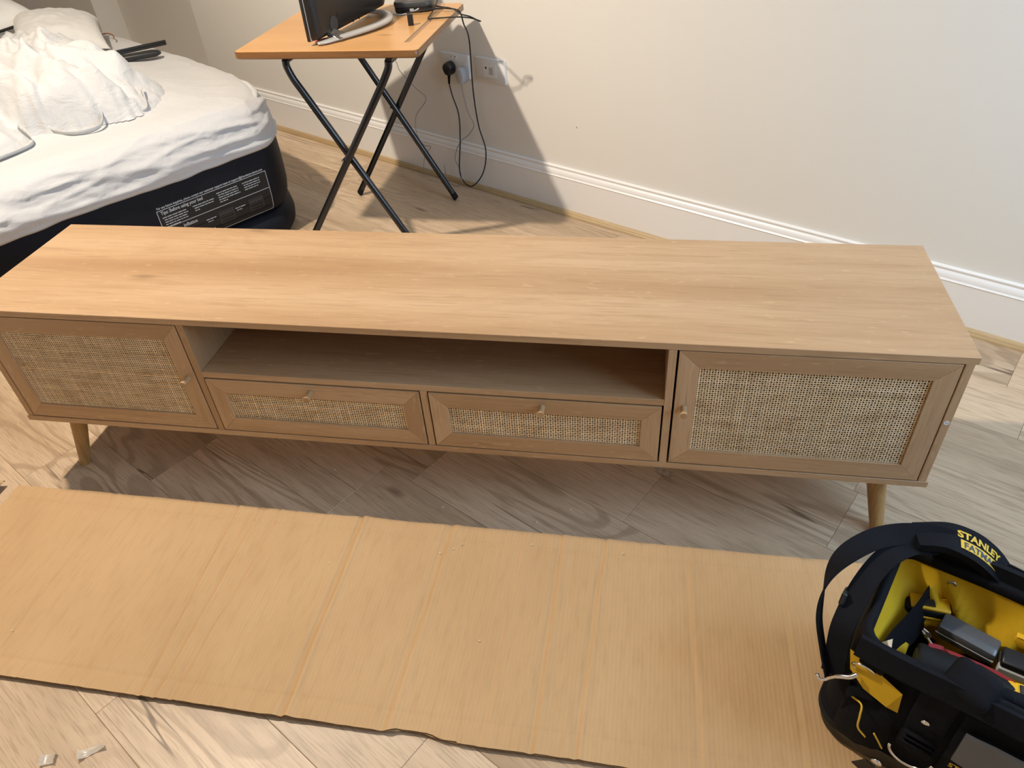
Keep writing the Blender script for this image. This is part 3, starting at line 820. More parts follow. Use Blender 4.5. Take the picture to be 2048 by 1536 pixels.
def monitor():
    t = empty('computer_monitor', (-.553, 1.367, DESK_T), R_(80.4), 'black computer monitor seen from behind on a silver stand', 'monitor')
    # local x runs along the panel (towards the wall), local -y is the back that faces the camera
    w, z0, z1 = .232, .012, .315
    G().box(-w, w, .004, .016, z0, z1, .002, 2).build('screen_bezel', 'black_plastic', t, True, 40)
    G().box(-w+.004, w-.004, .0162, .0166, z0+.012, z1-.004).build('screen', 'print_black', t)
    G().box(-w-.0004, w+.0004, .0015, .0036, z0+.001, z1-.001, .0008).build('silver_line', 'silver', t)
    back = G().loft([[(x, y, z+(z0+z1)/2) for x, z in rrect(w-i, (z1-z0)/2-i*.6, .012+j, 5)] for y, i, j in ((.0012, .002, 0), (-.012, .004, .004), (-.022, .012, .01), (-.027, .03, .015))]).build('back_cover', 'monitor_back', t, True, 35)
    for x, z, r in ((-.105, .060, .006), (-.098, .030, .005), (-.178, .020, .006), (-.02, .022, .004), (.02, .022, .004)):
        G().lathe([(0, -.0276), (r, -.0276), (r, -.0266), (0, -.0266)], 14, 'y').build('screw_hole', 'print_black', back, loc=(x, 0, z))
    G().lathe([(.022, -.0272), (.022, -.0278), (.014, -.0270), (.0, -.0268)], 24, 'y').build('round_boss', 'dark_plastic', back, True, 40, loc=(-.135, 0, .042))
    # crescent stand lying on the desk and its short neck
    pts = [(-.222, -.012, .006), (-.200, -.030, .007), (-.140, -.062, .009), (-.060, -.098, .011), (.020, -.114, .012), (.085, -.098, .012), (.130, -.055, .012), (.150, .0, .011), (.150, .05, .009)]
    p = spline(pts, 8); n = len(p)
    G().tube(p, [.0060+.0135*math.sin(math.pi*min(1, .10+.85*i/n)) for i in range(n)], 14, flat=.45).build('stand_base', 'silver', t, True)
    G().loft([[(x+.0, y-.055+s*.012, z) for x, y in rrect(.030-.010*f, .020-.008*f, .009, 5)] for f, s, z in ((0, 0, .010), (.3, 1, .016), (.6, 2.2, .022), (.8, 3.4, .030))]).build('neck', 'chrome', t, True, 50, loc=(-.150, .006, 0))
    o = G().add([(-.03, -.02, .001), (.03, -.025, .001), (.035, .02, .003), (.0, .012, .007), (-.03, .02, .002)], [(0, 1, 3), (1, 2, 3), (0, 3, 4)]).build('sticky_note', 'pink', None, fix=False, loc=(-.573, 1.192, DESK_T+.001), rot=(0, 0, R_(35)))
    tag(o, 'crumpled pink paper scrap under the monitor stand', 'paper')
monitor()

def router():
    t = empty('router', (-.392, 1.585, DESK_T), R_(8), 'dark grey rounded router box at the back of the desk', 'router')
    ring = rrect(.066, .062, .026, 8)
    def R(f, z): return [(x*f, y*f, z) for x, y in ring]
    G().loft([R(.92, .0), R(.97, .003), R(.98, .016), R(.95, .018)]).build('base', 'black_plastic', t, True, 40)
    G().loft([R(.99, .0182), R(1.0, .021), R(1.0, .030), R(.96, .034), R(.85, .0355)]).build('cover', 'dark_plastic', t, True, 40)
    G().box(-.016, .016, -.037, -.034, .0353, .0357).build('name_mark', 'pale', t)
    G().box(-.01, .004, -.064, -.060, .006, .014, .001).build('port', 'pale', t)
    o = G().box(-.0085, .0085, -.006, .006, 0, .034, .0015, 2).build('usb_dongle', 'black_plastic', None, True, 40, loc=(-.345, 1.362, DESK_T), rot=(0, 0, R_(6)))
    tag(o, 'small black block standing upright on the desk', 'dongle')
router()

# ------------------------------------------------------------------ sockets, plug, cables
def plate(name, a, z, label, cat):
    t = empty(name, WF(a, WALL_O, z), WA, label, cat)       # local x along the wall, local -y into the room
    ring = rrect(.0735, .043, .004, 4)
    G().loft([[(x-math.copysign(f, x), y, z2-math.copysign(f, z2)) for x, z2 in ring] for f, y in ((0, 0), (0, -.006), (.0025, -.0085))]).build('faceplate', 'socket', t, True, 40)
    return t
SOCK_A, SOCK_Z = -1.145, .474
def sockets():
    t = plate('double_socket', SOCK_A, SOCK_Z, 'white double wall socket with a black plug and a grey adapter in it', 'socket')
    for x in (-.009, .009):
        G().box(x-.0045, x+.0045, -.0115, -.0085, .022, .036, .001).build('rocker_switch', 'socket', t)
        G().box(x-.002, x+.002, -.0119, -.0115, .031, .0345).build('switch_mark', 'print_black', t)
    t2 = plate('media_outlet', -.969, .478, 'white wall outlet plate with a round aerial hole and data port', 'socket')
    G().box(-.030, .030, -.0098, -.0085, -.024, .024, .0005).build('module', 'socket', t2)
    G().lathe([(.0, -.0105), (.0036, -.0105), (.0042, -.0098)], 16, 'y').build('aerial_hole', 'print_black', t2, loc=(-.018, 0, .008))
    G().box(-.003, .017, -.0112, -.0098, -.014, .012, .0006).build('data_port', 'pale', t2)
sockets()

def WP(a, off, z): return WF(a, WALL_O-off, z)
def power_cable():
    t = empty('power_cable', WP(-1.093, .03, 0), 0, 'black power cable looping from the desk down to its black plug', 'cable')
    o = t.location
    pts = [(-.450, 1.600, .724), (-.41, 1.51, .717), (-.36, 1.50, .722), (-.324, 1.511, .724), (-.297, 1.53, .722), (-.265, 1.53, .722), (-.228, 1.50, .724),
           (-.215, 1.505, .712), (-.216, 1.54, .67)]
    wall = [(-1.034, .035, .581), (-1.042, .03, .404), (-1.030, .03, .273), (-.994, .04, .181), (-1.017, .045, .083), (-1.09, .045, .012), (-1.144, .045, .055),
            (-1.133, .035, .194), (-1.129, .032, .295), (-1.153, .032, .368), (-1.1625, .032, .410)]
    P = [Vector(p) for p in pts]+[WP(a, f, z) for a, f, z in wall]
    G().tube([q-o for q in spline(P, 8)], .0025, 10).build('cord', 'cable_black', t, True)
    c = WP(-1.1635, 0, .462)-o
    T = Matrix.Translation(c) @ Matrix.Rotation(WA, 4, 'Z')
    ring = [(.0235*math.cos(a)*(1 if math.sin(a) > 0 else .92), .025*math.sin(a)) for a in [2*math.pi*k/28 for k in range(28)]]
    G().loft([[(x*f, y, z*f+.002) for x, z in ring] for f, y in ((1, -.0095), (1, -.020), (.97, -.032), (.85, -.0385), (.6, -.040))], T=T).build('plug', 'black_plastic', t, True, 45)
    G().tube([T @ Vector((0, -.026, -.020)), T @ Vector((0, -.029, -.034)), T @ Vector((.0, -.031, -.052))], [.0062, .0052, .0042], 10).build('strain_relief', 'black_rubber', t, True)
power_cable()
def loose_loop():
    P = [(-.318, 1.63, .738), (-.314, 1.56, .722), (-.312, 1.50, .716), (-.306, 1.43, .7145), (-.285, 1.432, .7145), (-.255, 1.436, .7150), (-.206, 1.425, .7185), (-.168, 1.441, .711),
         (-.136, 1.438, .702), (-.139, 1.430, .7045), (-.165, 1.424, .719), (-.192, 1.418, .728), (-.222, 1.47, .728), (-.262, 1.545, .720), (-.30, 1.58, .716), (-.325, 1.60, .716)]
    o = G().tube(spline(P, 8), .0022, 8).build('adapter_cable', 'cable_black', None, True)
    tag(o, 'thin black cable folded in a loop over the right edge of the desk', 'cable')
    P = [(-.46, 1.53, .7145), (-.445, 1.50, .7145), (-.42, 1.492, .7145), (-.395, 1.505, .7155), (-.375, 1.515, .720), (-.36, 1.52, .726)]
    o = G().tube(spline(P, 8), .0024, 8).build('network_cable', 'pale', None, True)
    tag(o, 'short pale grey cable plugged into the front of the router', 'cable')
loose_loop()
def adapter():
    t = empty('usb_adapter', WP(-1.098, 0, .452), WA, 'round-ended grey plug-in adapter with a thin grey lead', 'adapter')
    ring = [(.0215*math.cos(a), .031*math.sin(a)-.004) for a in [2*math.pi*k/32 for k in range(32)]]
    G().loft([[(x*f, y, z*f) for x, z in ring] for f, y in ((1, -.0095), (1, -.034), (.95, -.040), (.82, -.042))]).build('body', 'grey_plastic', t, True, 40)
    inv = (Matrix.Translation(t.location) @ Matrix.Rotation(WA, 4, 'Z')).inverted()
    P = [(-1.096, .034, .425), (-1.094, .033, .39), (-1.088, .03, .345), (-1.075, .03, .305), (-1.054, .03, .269), (-1.085, .03, .226), (-1.125, .03, .196), (-1.158, .032, .155),
         (-1.168, .04, .110), (-1.148, .04, .07), (-1.13, .055, .02), (-1.17, .06, .0035), (-1.22, .05, .02), (-1.232, .045, .075)]
    G().tube([inv @ q for q in spline([WP(*p) for p in P], 8)], .0014, 6).build('lead', 'cable_grey', t, True)
    P = [(-1.432, .05, .468), (-1.4246, .04, .425), (-1.36, .03, .366), (-1.3045, .03, .329), (-1.377, .03, .249), (-1.389, .03, .177), (-1.356, .032, .131), (-1.312, .032, .131), (-1.349, .036, .087), (-1.36, .045, .03), (-1.34, .05, .004)]
    Q = [WP(*p) for p in P]; Q = [Vector((-.60, 1.64, .685)), Vector((-.60, 1.72, .60))]+Q
    o = G().tube(spline(Q, 8), .0013, 6).build('thin_wire', 'cable_grey', None, True)
    tag(o, 'thin kinked grey wire hanging behind the desk', 'cable')
adapter()

# ------------------------------------------------------------------ cardboard on the floor
def cardboard():
    t = empty('cardboard_sheet', (0, -.30, 0), 0, 'large flattened brown cardboard sheet with creases in front of the cabinet', 'cardboard')
    x0, x1, y0, y1 = -1.062, .985, -.234, .236
    th = .0045

    cre = [(-.80, .0010, .006), (-.712, .0008, .004), (-.468, .0022, .005), (-.425, .0020, .005), (-.381, .0016, .005), (-.322, .0008, .004), (-.17, .0034, .007), (.03, .0022, .008), (.10, .0006, .004),
           (.288, .0020, .006), (.372, .0020, .005), (.562, .0010, .006), (.74, .0006, .005), (-.60, .0007, .01), (-.24, .0006, .005), (.20, .0006, .006)]
    rows = [(-.196, .0020, .0035), (.212-.018, .0030, .0035)]
    def H(x, y):
        h = .0008+th+.0025*(nz(x*2.2, y*3, 1)*.5+.5)+.0010*nz(x*9, y*5, 3)
        for k, (c, d, w) in enumerate(cre):
            cc = c+.004*nz(y*6, k*3.1)+.012*(y/.23)*math.sin(k*2.1)
            e = math.exp(-((x-cc)/w)**2)
            h += -1.5*d*e+1.1*d*math.exp(-((x-cc-w*1.6)/(w*1.1))**2)
            if k == 6: h += .0025*sm(-.05, .0, x-cc)*sm(.12, .0, x-cc)
        for c, d, w in rows:
            cc = c+.002*nz(x*4, c*9)
            h += -d*math.exp(-((y-cc)/w)**2)
        h += .0040*sm(-.17, -.234, y)*(.5+.5*nz(x*3, 7))    # front edge curls up a little
        return max(h+.0035, th+.0004)
    nx, ny = 620, 120
    X = [x0+(x1-x0)*i/(nx-1) for i in range(nx)]
    def edge_y(x, s):
        if s < 0: return y0+.0022*nz(x*7, 1)+.0012*nz(x*40, 2)-(.0 if x < .16 else .002)+(.006*sm(.03, .05, x)*sm(.135, .10, x))-.008*(x)*.35
        return y1+.004*nz(x*2, 5)+.0015*nz(x*11, 5)
    P = {}
    def pt(i, j):
        x = X[i]; a, b = edge_y(x, -1), edge_y(x, 1); y = a+(b-a)*j/(ny-1)
        xx = x+(-.010*(j/(ny-1)) if i == 0 else 0)
        return (xx, y, H(x, y))
    g = G(); g.grid(pt, nx, ny)
    top = g.build('top_liner', 'cardboard', t, True, fix=False)
    # under side and the corrugated cut edges
    g = G()
    def lo(i, j): a = pt(i, j); return (a[0], a[1], a[2]-th)
    per = [(i, 0) for i in range(nx)]+[(nx-1, j) for j in range(1, ny)]+[(i, ny-1) for i in range(nx-2, -1, -1)]+[(0, j) for j in range(ny-2, 0, -1)]
    u = [pt(*k) for k in per]; l = [lo(*k) for k in per]; n = len(per)
    l = [(a[0]+(.0012*math.sin(k*1.9) if False else 0), a[1]+(.0010 if per[k][1] == 0 else 0), a[2]) for k, a in enumerate(l)]
    g.add(u+l, [(k, (k+1) % n, n+(k+1) % n, n+k) for k in range(n)])
    g.build('corrugated_edge', 'cardboard_edge', t, fix=True)
    g = G(); g.grid(lambda i, j: lo(min(nx-1, i*10), min(ny-1, j*7)), nx//10+1, ny//7+1)
    g.build('under_liner', 'cardboard', t, True, fix=True)
    # torn side flap left of the slit
    F = G()
    def fp(i, j):
        x = -1.36+.262*i/20; y = -.235+.455*j/30
        if i == 20: x += .012*nz(y*9, 3)-.020*sm(.12, .22, y)
        return (x, y+.02*(i/20), .0052+.004*(nz(x*5, y*5)*.5+.5)+.012*sm(.10, .22, y)*sm(10, 20, i))
    F.grid(fp, 21, 31)
    F.build('torn_flap', 'cardboard', t, True, fix=False)
    g = G(); pp = [fp(20, j) for j in range(31)]+[fp(20-i, 30) for i in range(1, 21)]+[fp(0, 30-j) for j in range(1, 31)]+[fp(i, 0) for i in range(1, 20)]
    n = len(pp); g.add(pp+[(a, b, c-th) for a, b, c in pp], [(k, (k+1) % n, n+(k+1) % n, n+k) for k in range(n)])
    g.build('torn_edge', 'cardboard_edge', t)
cardboard()

def scrap(loc, rz, sx, sy, label, seed):
    n = 7; g = G()
    def P(i, j):
        u, v = i/(n-1)-.5, j/(n-1)-.5
        k = 1-.5*(u+.5) if seed == 2 else 1
        return (u*sx+.004*nz(u*5, v*5, seed), v*sy*k+.003*nz(u*5, v*5, seed+5), .0012+.006*abs(nz(u*3, v*3, seed+9))+.006*sm(.25, .5, abs(u)))
    g.grid(P, n, n)
    q = G(); q.v = g.v+[(x, y, z-.0006) for x, y, z in g.v]; m = len(g.v)
    q.f = g.f+[tuple(i+m for i in f[::-1]) for f in g.f]; q.mi = [0]*len(q.f)
    o = q.build('tape_scrap', 'tape', None, True, fix=False, loc=loc, rot=(0, 0, rz))
    tag(o, label, 'tape', 'scraps of packing tape on the floor')
scrap((-.487, -.637, 0), R_(33), .045, .017, 'long curled scrap of clear tape on the floor at the bottom left', 2)
scrap((-.557, -.661, 0), R_(20), .026, .020, 'short crumpled scrap of clear tape at the bottom left corner', 3)
scrap((.508, .160, 0), R_(-38), .042, .020, 'pale torn scrap of tape on the floor under the cabinet', 4)
g = G(); rr = random.Random(11)
for x, y in ((.005, -.007), (.227, -.026), (.686, .06), (-.655, .147), (-.293, .082), (1.12, .30), (.30, .02), (-.48, .05)):
    T = Matrix.Translation((x, y, .0012)) @ Matrix.Rotation(rr.uniform(0, 3), 4, 'Z')
    g.box(-.0022, .0022, -.0010, .0010, -.0011, .0009, .0004, T=T)
for x, y in ((.075, -.116), (.228, -.098), (.033, -.144), (-.797, -.44), (.423, -.099), (.06, -.13), (.16, -.34), (-.2, -.2)):
    T = Matrix.Translation((x, y, .0125)) @ Matrix.Rotation(rr.uniform(0, 3), 4, 'Z')
    g.box(-.0016, .0016, -.0009, .0009, -.0011, .0009, .0004, T=T)
tag(g.build('crumbs', 'crumb', None), 'tiny pale crumbs scattered on the floor and cardboard', 'crumbs', kind='stuff')

# ------------------------------------------------------------------ open tool bag and its tools
TA = R_(-27)
TU = Vector((math.cos(TA), math.sin(TA), 0)); TV = Vector((-math.sin(TA), math.cos(TA), 0))
BAG = TU*1.10+TV*.085+Vector((0, 0, .0135))
# half length, half width, corner radius by height
BAGP = [(0.0, .222, .112, .050), (.006, .232, .122, .055), (.04, .240, .128, .055), (.055, .240, .130, .055), (.060, .233, .124, .05), (.11, .232, .124, .05), (.16, .228, .120, .045), (.21, .222, .114, .04), (.262, .216, .109, .035)]
def bagdim(z):
    for a, b in zip(BAGP, BAGP[1:]):
        if z <= b[0]:
            f = (z-a[0])/(b[0]-a[0]); return [a[k]+(b[k]-a[k])*f for k in (1, 2, 3)]
    return BAGP[-1][1:]
def bag_ring(z, inset=0.0, n=14, wob=0.0, seed=0):
    hx, hy, r = bagdim(min(z, .262)); out = []
    base = rrect(hx-inset, hy-inset, max(.012, r-inset), n)
    dense = []
    for i, p in enumerate(base):
        q = base[(i+1) % len(base)]; d = math.hypot(q[0]-p[0], q[1]-p[1]); m = max(1, int(d/.012))
        for k in range(m): dense.append((p[0]+(q[0]-p[0])*k/m, p[1]+(q[1]-p[1])*k/m))
    for x, y in dense:
        w = wob*(nz(x*14+seed, y*14, z*16)+.5*nz(x*34, y*34+seed, z*30)); l = math.hypot(x, y) or 1
        out.append((x+w*x/l*.6, y+w*y/l, z))
    return out
def tool_bag():
    t = empty('tool_bag', BAG, TA, 'open black and yellow nylon tool bag with a shoulder strap', 'bag')
    G().loft([bag_ring(z) for z in (0, .006, .04, .055)], cap1=True).build('base_tray', 'base_black', t, True, 40)
    zs = [.056, .062, .08, .10, .12, .14, .16, .18, .20, .22, .24, .258]
    G().loft([bag_ring(z, .0, wob=.007*sm(.05, .12, z)) for z in zs], cap0=False, cap1=False).build('outer_shell', 'fabric_black', t, True, fix=True)
    # yellow lining: far wall sags inwards in folds
    ins = []
    for k in range(22):
        z = .258-.190*k/21; ring = []
        for x, y, zz in bag_ring(z, .010, wob=.0):
            far = sm(.02, .10, y); left = sm(-.10, -.18, x)
            s = (max(far, left))*sm(.0, .10, .258-z)
            fold = .052*s*max(0, ridge(x*9+z*7, z*5-x*5, 2)-.25)+.006*nz(x*22, y*22+z*18, 4)*s
            lean = .062*left*sm(0, .13, .258-z)
            ring.append((x+lean+fold*.5*left*(1 if x < 0 else 0), y-fold*far-.016*far*sm(0, .12, .258-z), zz+(.010*nz(x*10, y*10, 9) if k > 18 else 0)))
        ins.append(ring)
    G().loft(ins, cap0=False, cap1=False).build('lining', 'bag_yellow', t, True, fix=True)
    G().loft([bag_ring(.085, .012), bag_ring(.075, .012)], cap0=True, cap1=True).build('inner_floor', 'fabric_black', t)
    # black binding round the opening
    rim = [Vector((x, y, .262+.010*nz(x*6, y*6, 2))) for x, y, z in bag_ring(.262, .004)]
    G().tube(rim, .0085, 10, closed=True, flat=1.5).build('rim_binding', 'strap_black', t, True)
    def near(x, z, e=.003): return (x, -bagdim(z)[1]-e, z)
    def npatch(name, x0, x1, z0, z1, mat, e=.004, bulge=0.0, par=None, th=.004, nx=12, nzz=8):
        g = G()
        def P(i, j): 
            u, v = i/nx, j/nzz; q = near(x0+(x1-x0)*u, z0+(z1-z0)*v, e)
            return (q[0], q[1]-bulge*math.sin(math.pi*u)**.6*math.sin(math.pi*min(1, v*.75+.25))**.8-.002*nz(u*5, v*5, x0*9), q[2])
        g.grid(P, nx+1, nzz+1)
        per = [(i, 0) for i in range(nx)]+[(nx, j) for j in range(nzz)]+[(nx-i, nzz) for i in range(nx)]+[(0, nzz-j) for j in range(nzz)]
        u = [P(*k) for k in per]; l = [(a, b+th+bulge, c) for a, b, c in u]; n = len(per)
        g.add(u+l, [(k, (k+1) % n, n+(k+1) % n, n+k) for k in range(n)])
        return g.build(name, mat, par or t, True, 50)
    # yellow gusset under the near rim, two folds
    g = G()
    A = [near(-.222, .243, .004), near(-.196, .236, .006), near(-.138, .212, .010), near(-.133, .168, .008), near(-.150, .178, .016), near(-.186, .186, .012), near(-.212, .205, .006)]
    g.add(A, [(0, 1, 6), (1, 5, 6), (1, 2, 4), (1, 4, 5), (2, 3, 4)])
    g.build('yellow_gusset', 'bag_yellow', t, fix=True)
    # padded near rim band and grip
    P = spline([near(-.215, .262, .006), near(-.15, .262, .010), near(-.09, .264, .010), near(-.02, .262, .010), near(.08, .262, .010), near(.20, .262, .006)], 8)
    G().ribbon(P, Vector((0, .35, 1)), .034, .010).build('rim_band', 'strap_black', t, True, 50)
    T = Matrix.Translation((-.070, -.100, .276)) @ Matrix.Rotation(R_(-18), 4, 'Z') @ Matrix.Rotation(R_(24), 4, 'X')
    rg = rrect(.032, .026, .012, 6)
    G().loft([[(x*f, y*f, z) for x, y in rg] for f, z in ((.8, -.012), (1, -.008), (1.0, .004), (.86, .010), (.5, .0125))], T=T).build('grip_wrap', 'strap_black', t, True, 50)
    P = spline([(-.055, -.094, .272), (-.01, -.082, .266), (.05, -.080, .264), (.11, -.090, .266), (.15, -.105, .262)], 6)
    G().tube(P, .011, 10, flat=.7).build('carry_handle', 'strap_black', t, True)
    # black divider pocket inside the left end
    Q = spline([(-.150, .086, 0), (-.156, .050, 0), (-.166, .010, 0), (-.176, -.030, 0), (-.184, -.078, 0)], 5)
    g = G(); g.grid(lambda i, j: (Q[i].x-.004+.026*j/6, Q[i].y+.004*j/6, .222-.010*math.sin(i*.16)-.060*j/6), len(Q), 7)
    g.build('divider_pocket', 'fabric_black', t, True, fix=False)
    P = spline([(-.205, .108, .262), (-.14, .112, .270), (-.08, .113, .272), (.0, .113, .270), (.10, .113, .268), (.20, .108, .262)], 8)
    G().ribbon(P, Vector((0, .15, 1)), .046, .010).build('rim_band', 'strap_black', t, True, 50)
    # vertical webbing with rivet and D ring
    w = npatch('webbing', -.120, -.070, .100, .240, 'strap_black', .008, .003)
    G().lathe([(0, -.0025), (.0055, -.002), (.0065, 0), (0, .001)], 18, 'y').build('rivet', 'chrome', w, True, loc=(-.098, -.131, .185))
    for k in range(3): G().tube([near(-.118, .152-k*.011, .016), near(-.072, .150-k*.011, .016)], .0042, 8, flat=.6).build('webbing_fold', 'strap_black', w, True)
    ring = [(-.095+.030*math.cos(a), -.142, .108+.030*math.sin(a)) for a in [math.pi+math.pi*k/16 for k in range(17)]]
    G().tube(ring, .0026, 10).build('d_ring', 'chrome', w, True)
    # pocket with printed name and clear window
    pk = npatch('front_pocket', -.060, .215, .075, .232, 'fabric_black', .006, .014, nx=24)
    npatch('pocket_window', -.052, .10, .150, .212, 'smoke', .0225, .003, pk, .002)
    vs, fs = text2d('STANLEY', .0125, .0002)
    G().add([near(-.052+x*1.05, .137+y, .0245) for x, y in vs], fs).build('lettering', 'piping_yellow', pk, fix=False)
    G().add([near(x, z, .0243) for x, z in ((.018, .137), (.068, .137), (.068, .147), (.018, .147))], [(0, 1, 2, 3)]).build('name_panel', 'piping_yellow', pk, fix=False)
    vs, fs = text2d('FATMAX', .0098, .0002)
    G().add([near(.020+x, .1383+y, .0249) for x, y in vs], fs).build('lettering', 'ink', pk, fix=False)
    sp = npatch('side_pocket', -.205, -.128, .062, .165, 'fabric_black', .004, .020, nx=14)
    P = spline([near(-.196, .150, .006), near(-.180, .162, .020), near(-.176, .150, .030), near(-.172, .125, .032), near(-.158, .112, .032)], 6)
    G().tube(P, .0016, 6).build('yellow_piping', 'piping_yellow', sp, True)
    P = spline([near(-.150, .128, .030), near(-.140, .115, .030), near(-.132, .100, .028)], 6)
    G().tube(P, .0014, 6).build('yellow_piping', 'piping_yellow', sp, True)
    z = G().lathe([(.0, -.004), (.0075, -.003), (.0085, .0), (.0, .002)], 16, 'y').build('zip_slider', 'chrome', t, True, loc=(-.130, -.158, .068))
    G().box(-.010, .010, -.003, .0, -.045, -.012, .001, T=Matrix.Rotation(R_(28), 4, 'Y')).build('zip_tag', 'base_black', z)
    # far wall eyelet
    G().lathe([(.003, -.001), (.0055, -.0025), (.0075, -.001), (.0075, .001), (.003, .001)], 18, 'y').build('eyelet', 'steel', t, True, loc=(-.126, .0965, .234))
    G().add([(-.189, -.075, .236), (-.172, -.082, .240), (-.176, -.070, .252)], [(0, 1, 2)]).build('care_tag', 'sticker', t, fix=False)
    # shoulder strap: one run over the left end, one slack run outside it, both into the pad
    to_cam = lambda p: Vector((-.25, -.72, .65))
    A = spline([(-.232, -.120, .170), (-.238, -.107, .215), (-.243, -.088, .255), (-.240, -.032, .284), (-.226, .024, .305), (-.200, .068, .312), (-.168, .094, .308)], 8)
    w = [(Vector(A[min(i+1, len(A)-1)])-Vector(A[max(i-1, 0)])).cross(to_cam(0)).normalized() for i in range(len(A))]
    G().ribbon(A, w, .034, .0035).build('strap', 'strap_black', t, True, 50)
    B = spline([(-.236, -.124, .165), (-.258, -.104, .20), (-.279, -.081, .24), (-.287, -.053, .28), (-.280, -.010, .305), (-.254, .036, .318), (-.220, .070, .322), (-.182, .094, .320), (-.150, .106, .316)], 8)
    n = len(B); w = []
    for i in range(n):
        tt = (Vector(B[min(i+1, n-1)])-Vector(B[max(i-1, 0)])).normalized()
        w.append((tt.cross(to_cam(0)).normalized()*sm(.25, .7, i/n)+Vector((-.10, -.62, .60))*(1-sm(.2, .65, i/n))).normalized())
    G().ribbon(B, w, .034, .0030).build('strap', 'strap_black', t, True, 50)
    G().box(-.004, .004, -.022, .022, -.010, .010, .002, T=Matrix.Translation((-.257, -.048, .268)) @ Matrix.Rotation(R_(-35), 4, 'X')).build('strap_adjuster', 'black_plastic', t)
    C = spline([(-.200, .084, .316), (-.160, .105, .318), (-.126, .117, .308), (-.097, .124, .290), (-.074, .128, .268), (-.060, .130, .250)], 8)
    cw = [Vector((.10, .85, .02)) for _ in C]
    pad = G().ribbon(C, cw, [.040+.014*math.sin(math.pi*min(1, .15+.8*i/len(C))) for i in range(len(C))], .014).build('shoulder_pad', 'strap_black', t, True, 60)
    # name on the pad, laid on its upper face
    def onpad(s, v, e=.0078):
        f = min(len(C)-1.001, max(0, s*(len(C)-1))); i = int(f); p = Vector(C[i]).lerp(Vector(C[i+1]), f-i)
        tt = (Vector(C[i+1])-Vector(C[i])).normalized(); ww = cw[i].normalized(); ww = (ww-tt*ww.dot(tt)).normalized(); nn = tt.cross(ww)
        if nn.z < 0: nn = -nn
        return p+ww*v+nn*e
    L = .165
    vs, fs = text2d('STANLEY', .0165, .0006)
    G().add([onpad(.27+x/L, .004+y) for x, y in vs], fs).build('lettering', 'piping_yellow', pad, fix=False)
    g = G(); g.grid(lambda i, j: onpad(.29+.55*i/16, -.0155+.0155*j), 17, 2); g.build('name_panel', 'piping_yellow', pad, fix=False)
    vs, fs = text2d('FATMAX', .0150, .0003)
    G().add([onpad(.315+x/L, -.0135+y, .0084) for x, y in vs], fs).build('lettering', 'ink', pad, fix=False)
    D = spline([(-.070, .128, .266), (-.02, .126, .262), (.06, .124, .260), (.14, .122, .258), (.225, .08, .25)], 6)
    G().ribbon(D, Vector((0, .5, .85)), .042, .0035).build('strap', 'strap_black', t, True, 50)
    # snap hook on its ring at the near left corner
    r = [(-.196+.016*math.cos(a), -.122-.004*math.sin(a), .222+.013*math.sin(a)) for a in [2*math.pi*k/20 for k in range(20)]]
    G().tube(r, .0020, 8, closed=True).build('d_ring', 'chrome', t, True)
    H = spline([(-.200, -.128, .212), (-.208, -.134, .205), (-.222, -.136, .196), (-.232, -.136, .182), (-.238, -.137, .172), (-.246, -.138, .168), (-.250, -.138, .176)], 6)
    G().tube(H, [.0038 if i < 14 else .0030 for i in range(len(H))], 10).build('snap_hook', 'chrome', t, True)
    G().box(-.018, .018, -.003, .003, -.012, .012, .002, T=Matrix.Translation((-.186, -.118, .238)) @ Matrix.Rotation(R_(14), 4, 'Y')).build('ring_tab', 'strap_black', t)
tool_bag()

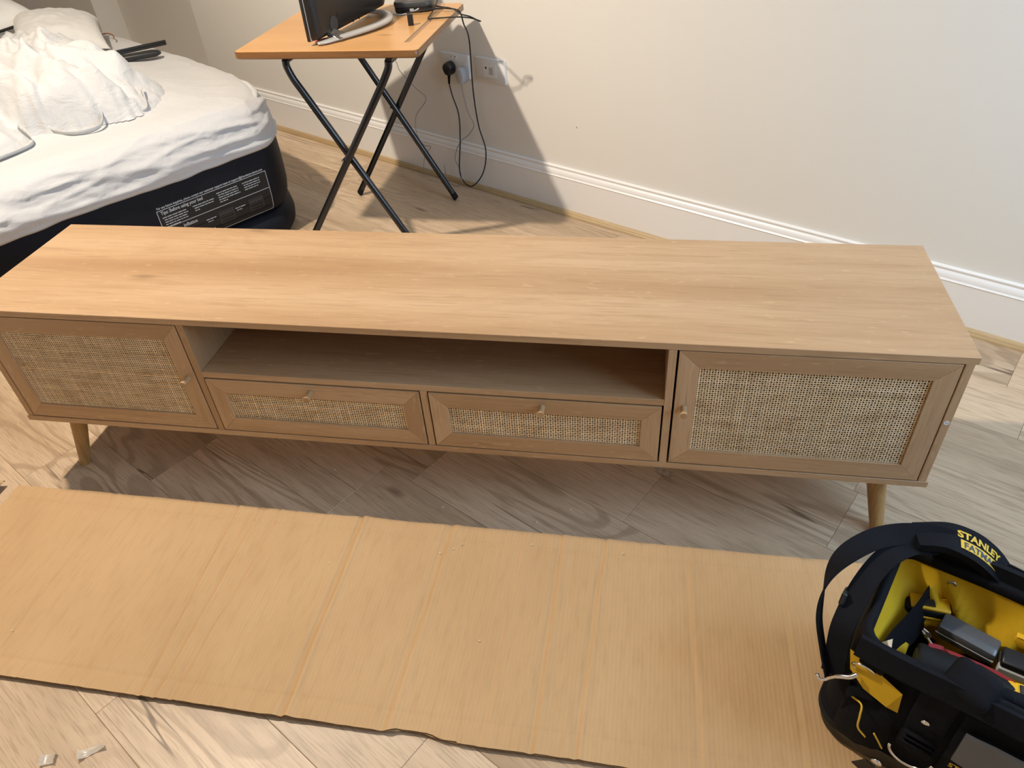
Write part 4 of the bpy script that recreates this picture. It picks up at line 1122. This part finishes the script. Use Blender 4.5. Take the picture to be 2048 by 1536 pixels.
def tools():
    def tl(name, loc, rz, label, cat): return empty(name, BAG+TU*loc[0]+TV*loc[1]+Vector((0, 0, loc[2])), TA+rz, label, cat)
    t = tl('cordless_driver', (-.136, -.038, .185), R_(8), 'round black tool body with dull red trim in the bag', 'tool')
    G().lathe([(.0, .0), (.027, .0), (.0295, .003), (.030, .012), (.0285, .020), (.0285, .085), (.024, .105), (.020, .13), (.0, .131)], 28, 'x').build('body', 'black_rubber', t, True, 35)
    G().lathe([(.0, -.0012), (.020, -.0012), (.0215, .0)], 28, 'x').build('end_cap', 'base_black', t, True, 35)
    G().ribbon(spline([(.012, .020, .0245), (.03, .024, .022), (.034, .030, .010), (.05, .027, .014), (.10, .021, .016), (.13, .012, .017)], 5), Vector((0, .7, .7)), .006, .003).build('trim', 'tool_pink', t, True, 50)
    t = tl('tape_measure', (-.145, .072, .185), R_(20), 'small yellow and black hand tool beside the yellow lining', 'tool')
    G().box(-.034, .032, -.014, .014, -.012, .006, .004, 2).build('body', 'black_rubber', t, True, 40)
    G().box(-.026, .033, -.012, .015, .0062, .012, .002, 2).build('cover', 'tool_yellow', t, True, 40)
    G().box(-.012, .010, -.008, .006, .0122, .0150, .001).build('slider', 'black_plastic', t)
    G().box(-.006, .030, -.0165, -.0142, -.010, -.006, .0008).build('trim', 'tool_yellow', t)
    t = tl('bit_case', (-.078, .052, .180), R_(-6), 'smoky grey plastic case lying in the middle of the bag', 'case')
    G().box(-.042, .042, -.018, .018, -.014, .014, .005, 2).build('body', 'smoke', t, True, 40)
    G().box(-.0425, .0425, -.0188, -.016, -.002, .0, .0005).build('seam', 'pale', t)
    t = tl('sanding_block', (.014, .044, .182), R_(4), 'black and pale grey block at the right of the bag', 'tool')
    G().box(-.045, .045, -.016, .016, .001, .014, .002).build('top', 'black_plastic', t, True, 40)
    G().box(-.046, .046, -.018, .016, -.014, .0008, .002).build('foot', 'pale', t, True, 40)
    t = tl('steel_pliers', (-.140, .040, .150), R_(-12), 'small bright steel jaws among the dark tools', 'pliers')
    G().tube(spline([(-.020, .006, .0), (-.006, .008, .004), (.010, .004, .004), (.024, -.002, 0)], 5), .0028, 8).build('jaw', 'chrome', t, True)
    G().tube(spline([(-.018, .010, .004), (.0, .012, .006), (.016, .010, .004)], 5), .0024, 8).build('jaw', 'chrome', t, True)
    G().lathe([(.0, -.003), (.005, -.003), (.005, .003), (.0, .003)], 12).build('pivot', 'steel', t, True, 40, loc=(.012, .006, .004))
    t = tl('red_level', (-.010, -.074, .212), R_(0), 'notched bright red plastic piece by the near rim', 'tool')
    g = G().box(-.028, .030, -.006, .006, -.030, .006, .001)
    g.build('body', 'tool_red', t)
    for x in (-.022, -.006, .010): G().box(x, x+.011, -.006, .006, .0062, .018, .001).build('tooth', 'tool_red', t)
    t = tl('stud_finder', (.012, -.018, .195), R_(12), 'yellow tool with a black screen and red edge', 'tool')
    G().box(-.030, .040, -.018, .018, -.014, .010, .006, 2).build('body', 'tool_yellow', t, True, 40)
    G().box(-.014, .036, -.012, .012, .0102, .0125, .001).build('screen', 'black_plastic', t)
    G().box(-.028, .038, -.0205, -.0182, -.010, .002, .0008).build('trim', 'tool_pink', t)
    t = tl('yellow_battery', (-.004, .083, .196), R_(0), 'bright yellow plastic box against the yellow lining', 'case')
    G().box(-.018, .040, -.010, .010, -.012, .010, .003, 2).build('body', 'tool_yellow', t, True, 40)
    G().box(-.018, .040, -.0098, .0098, .0102, .0125, .001).build('lid', 'tool_yellow', t, True, 40)
tools()
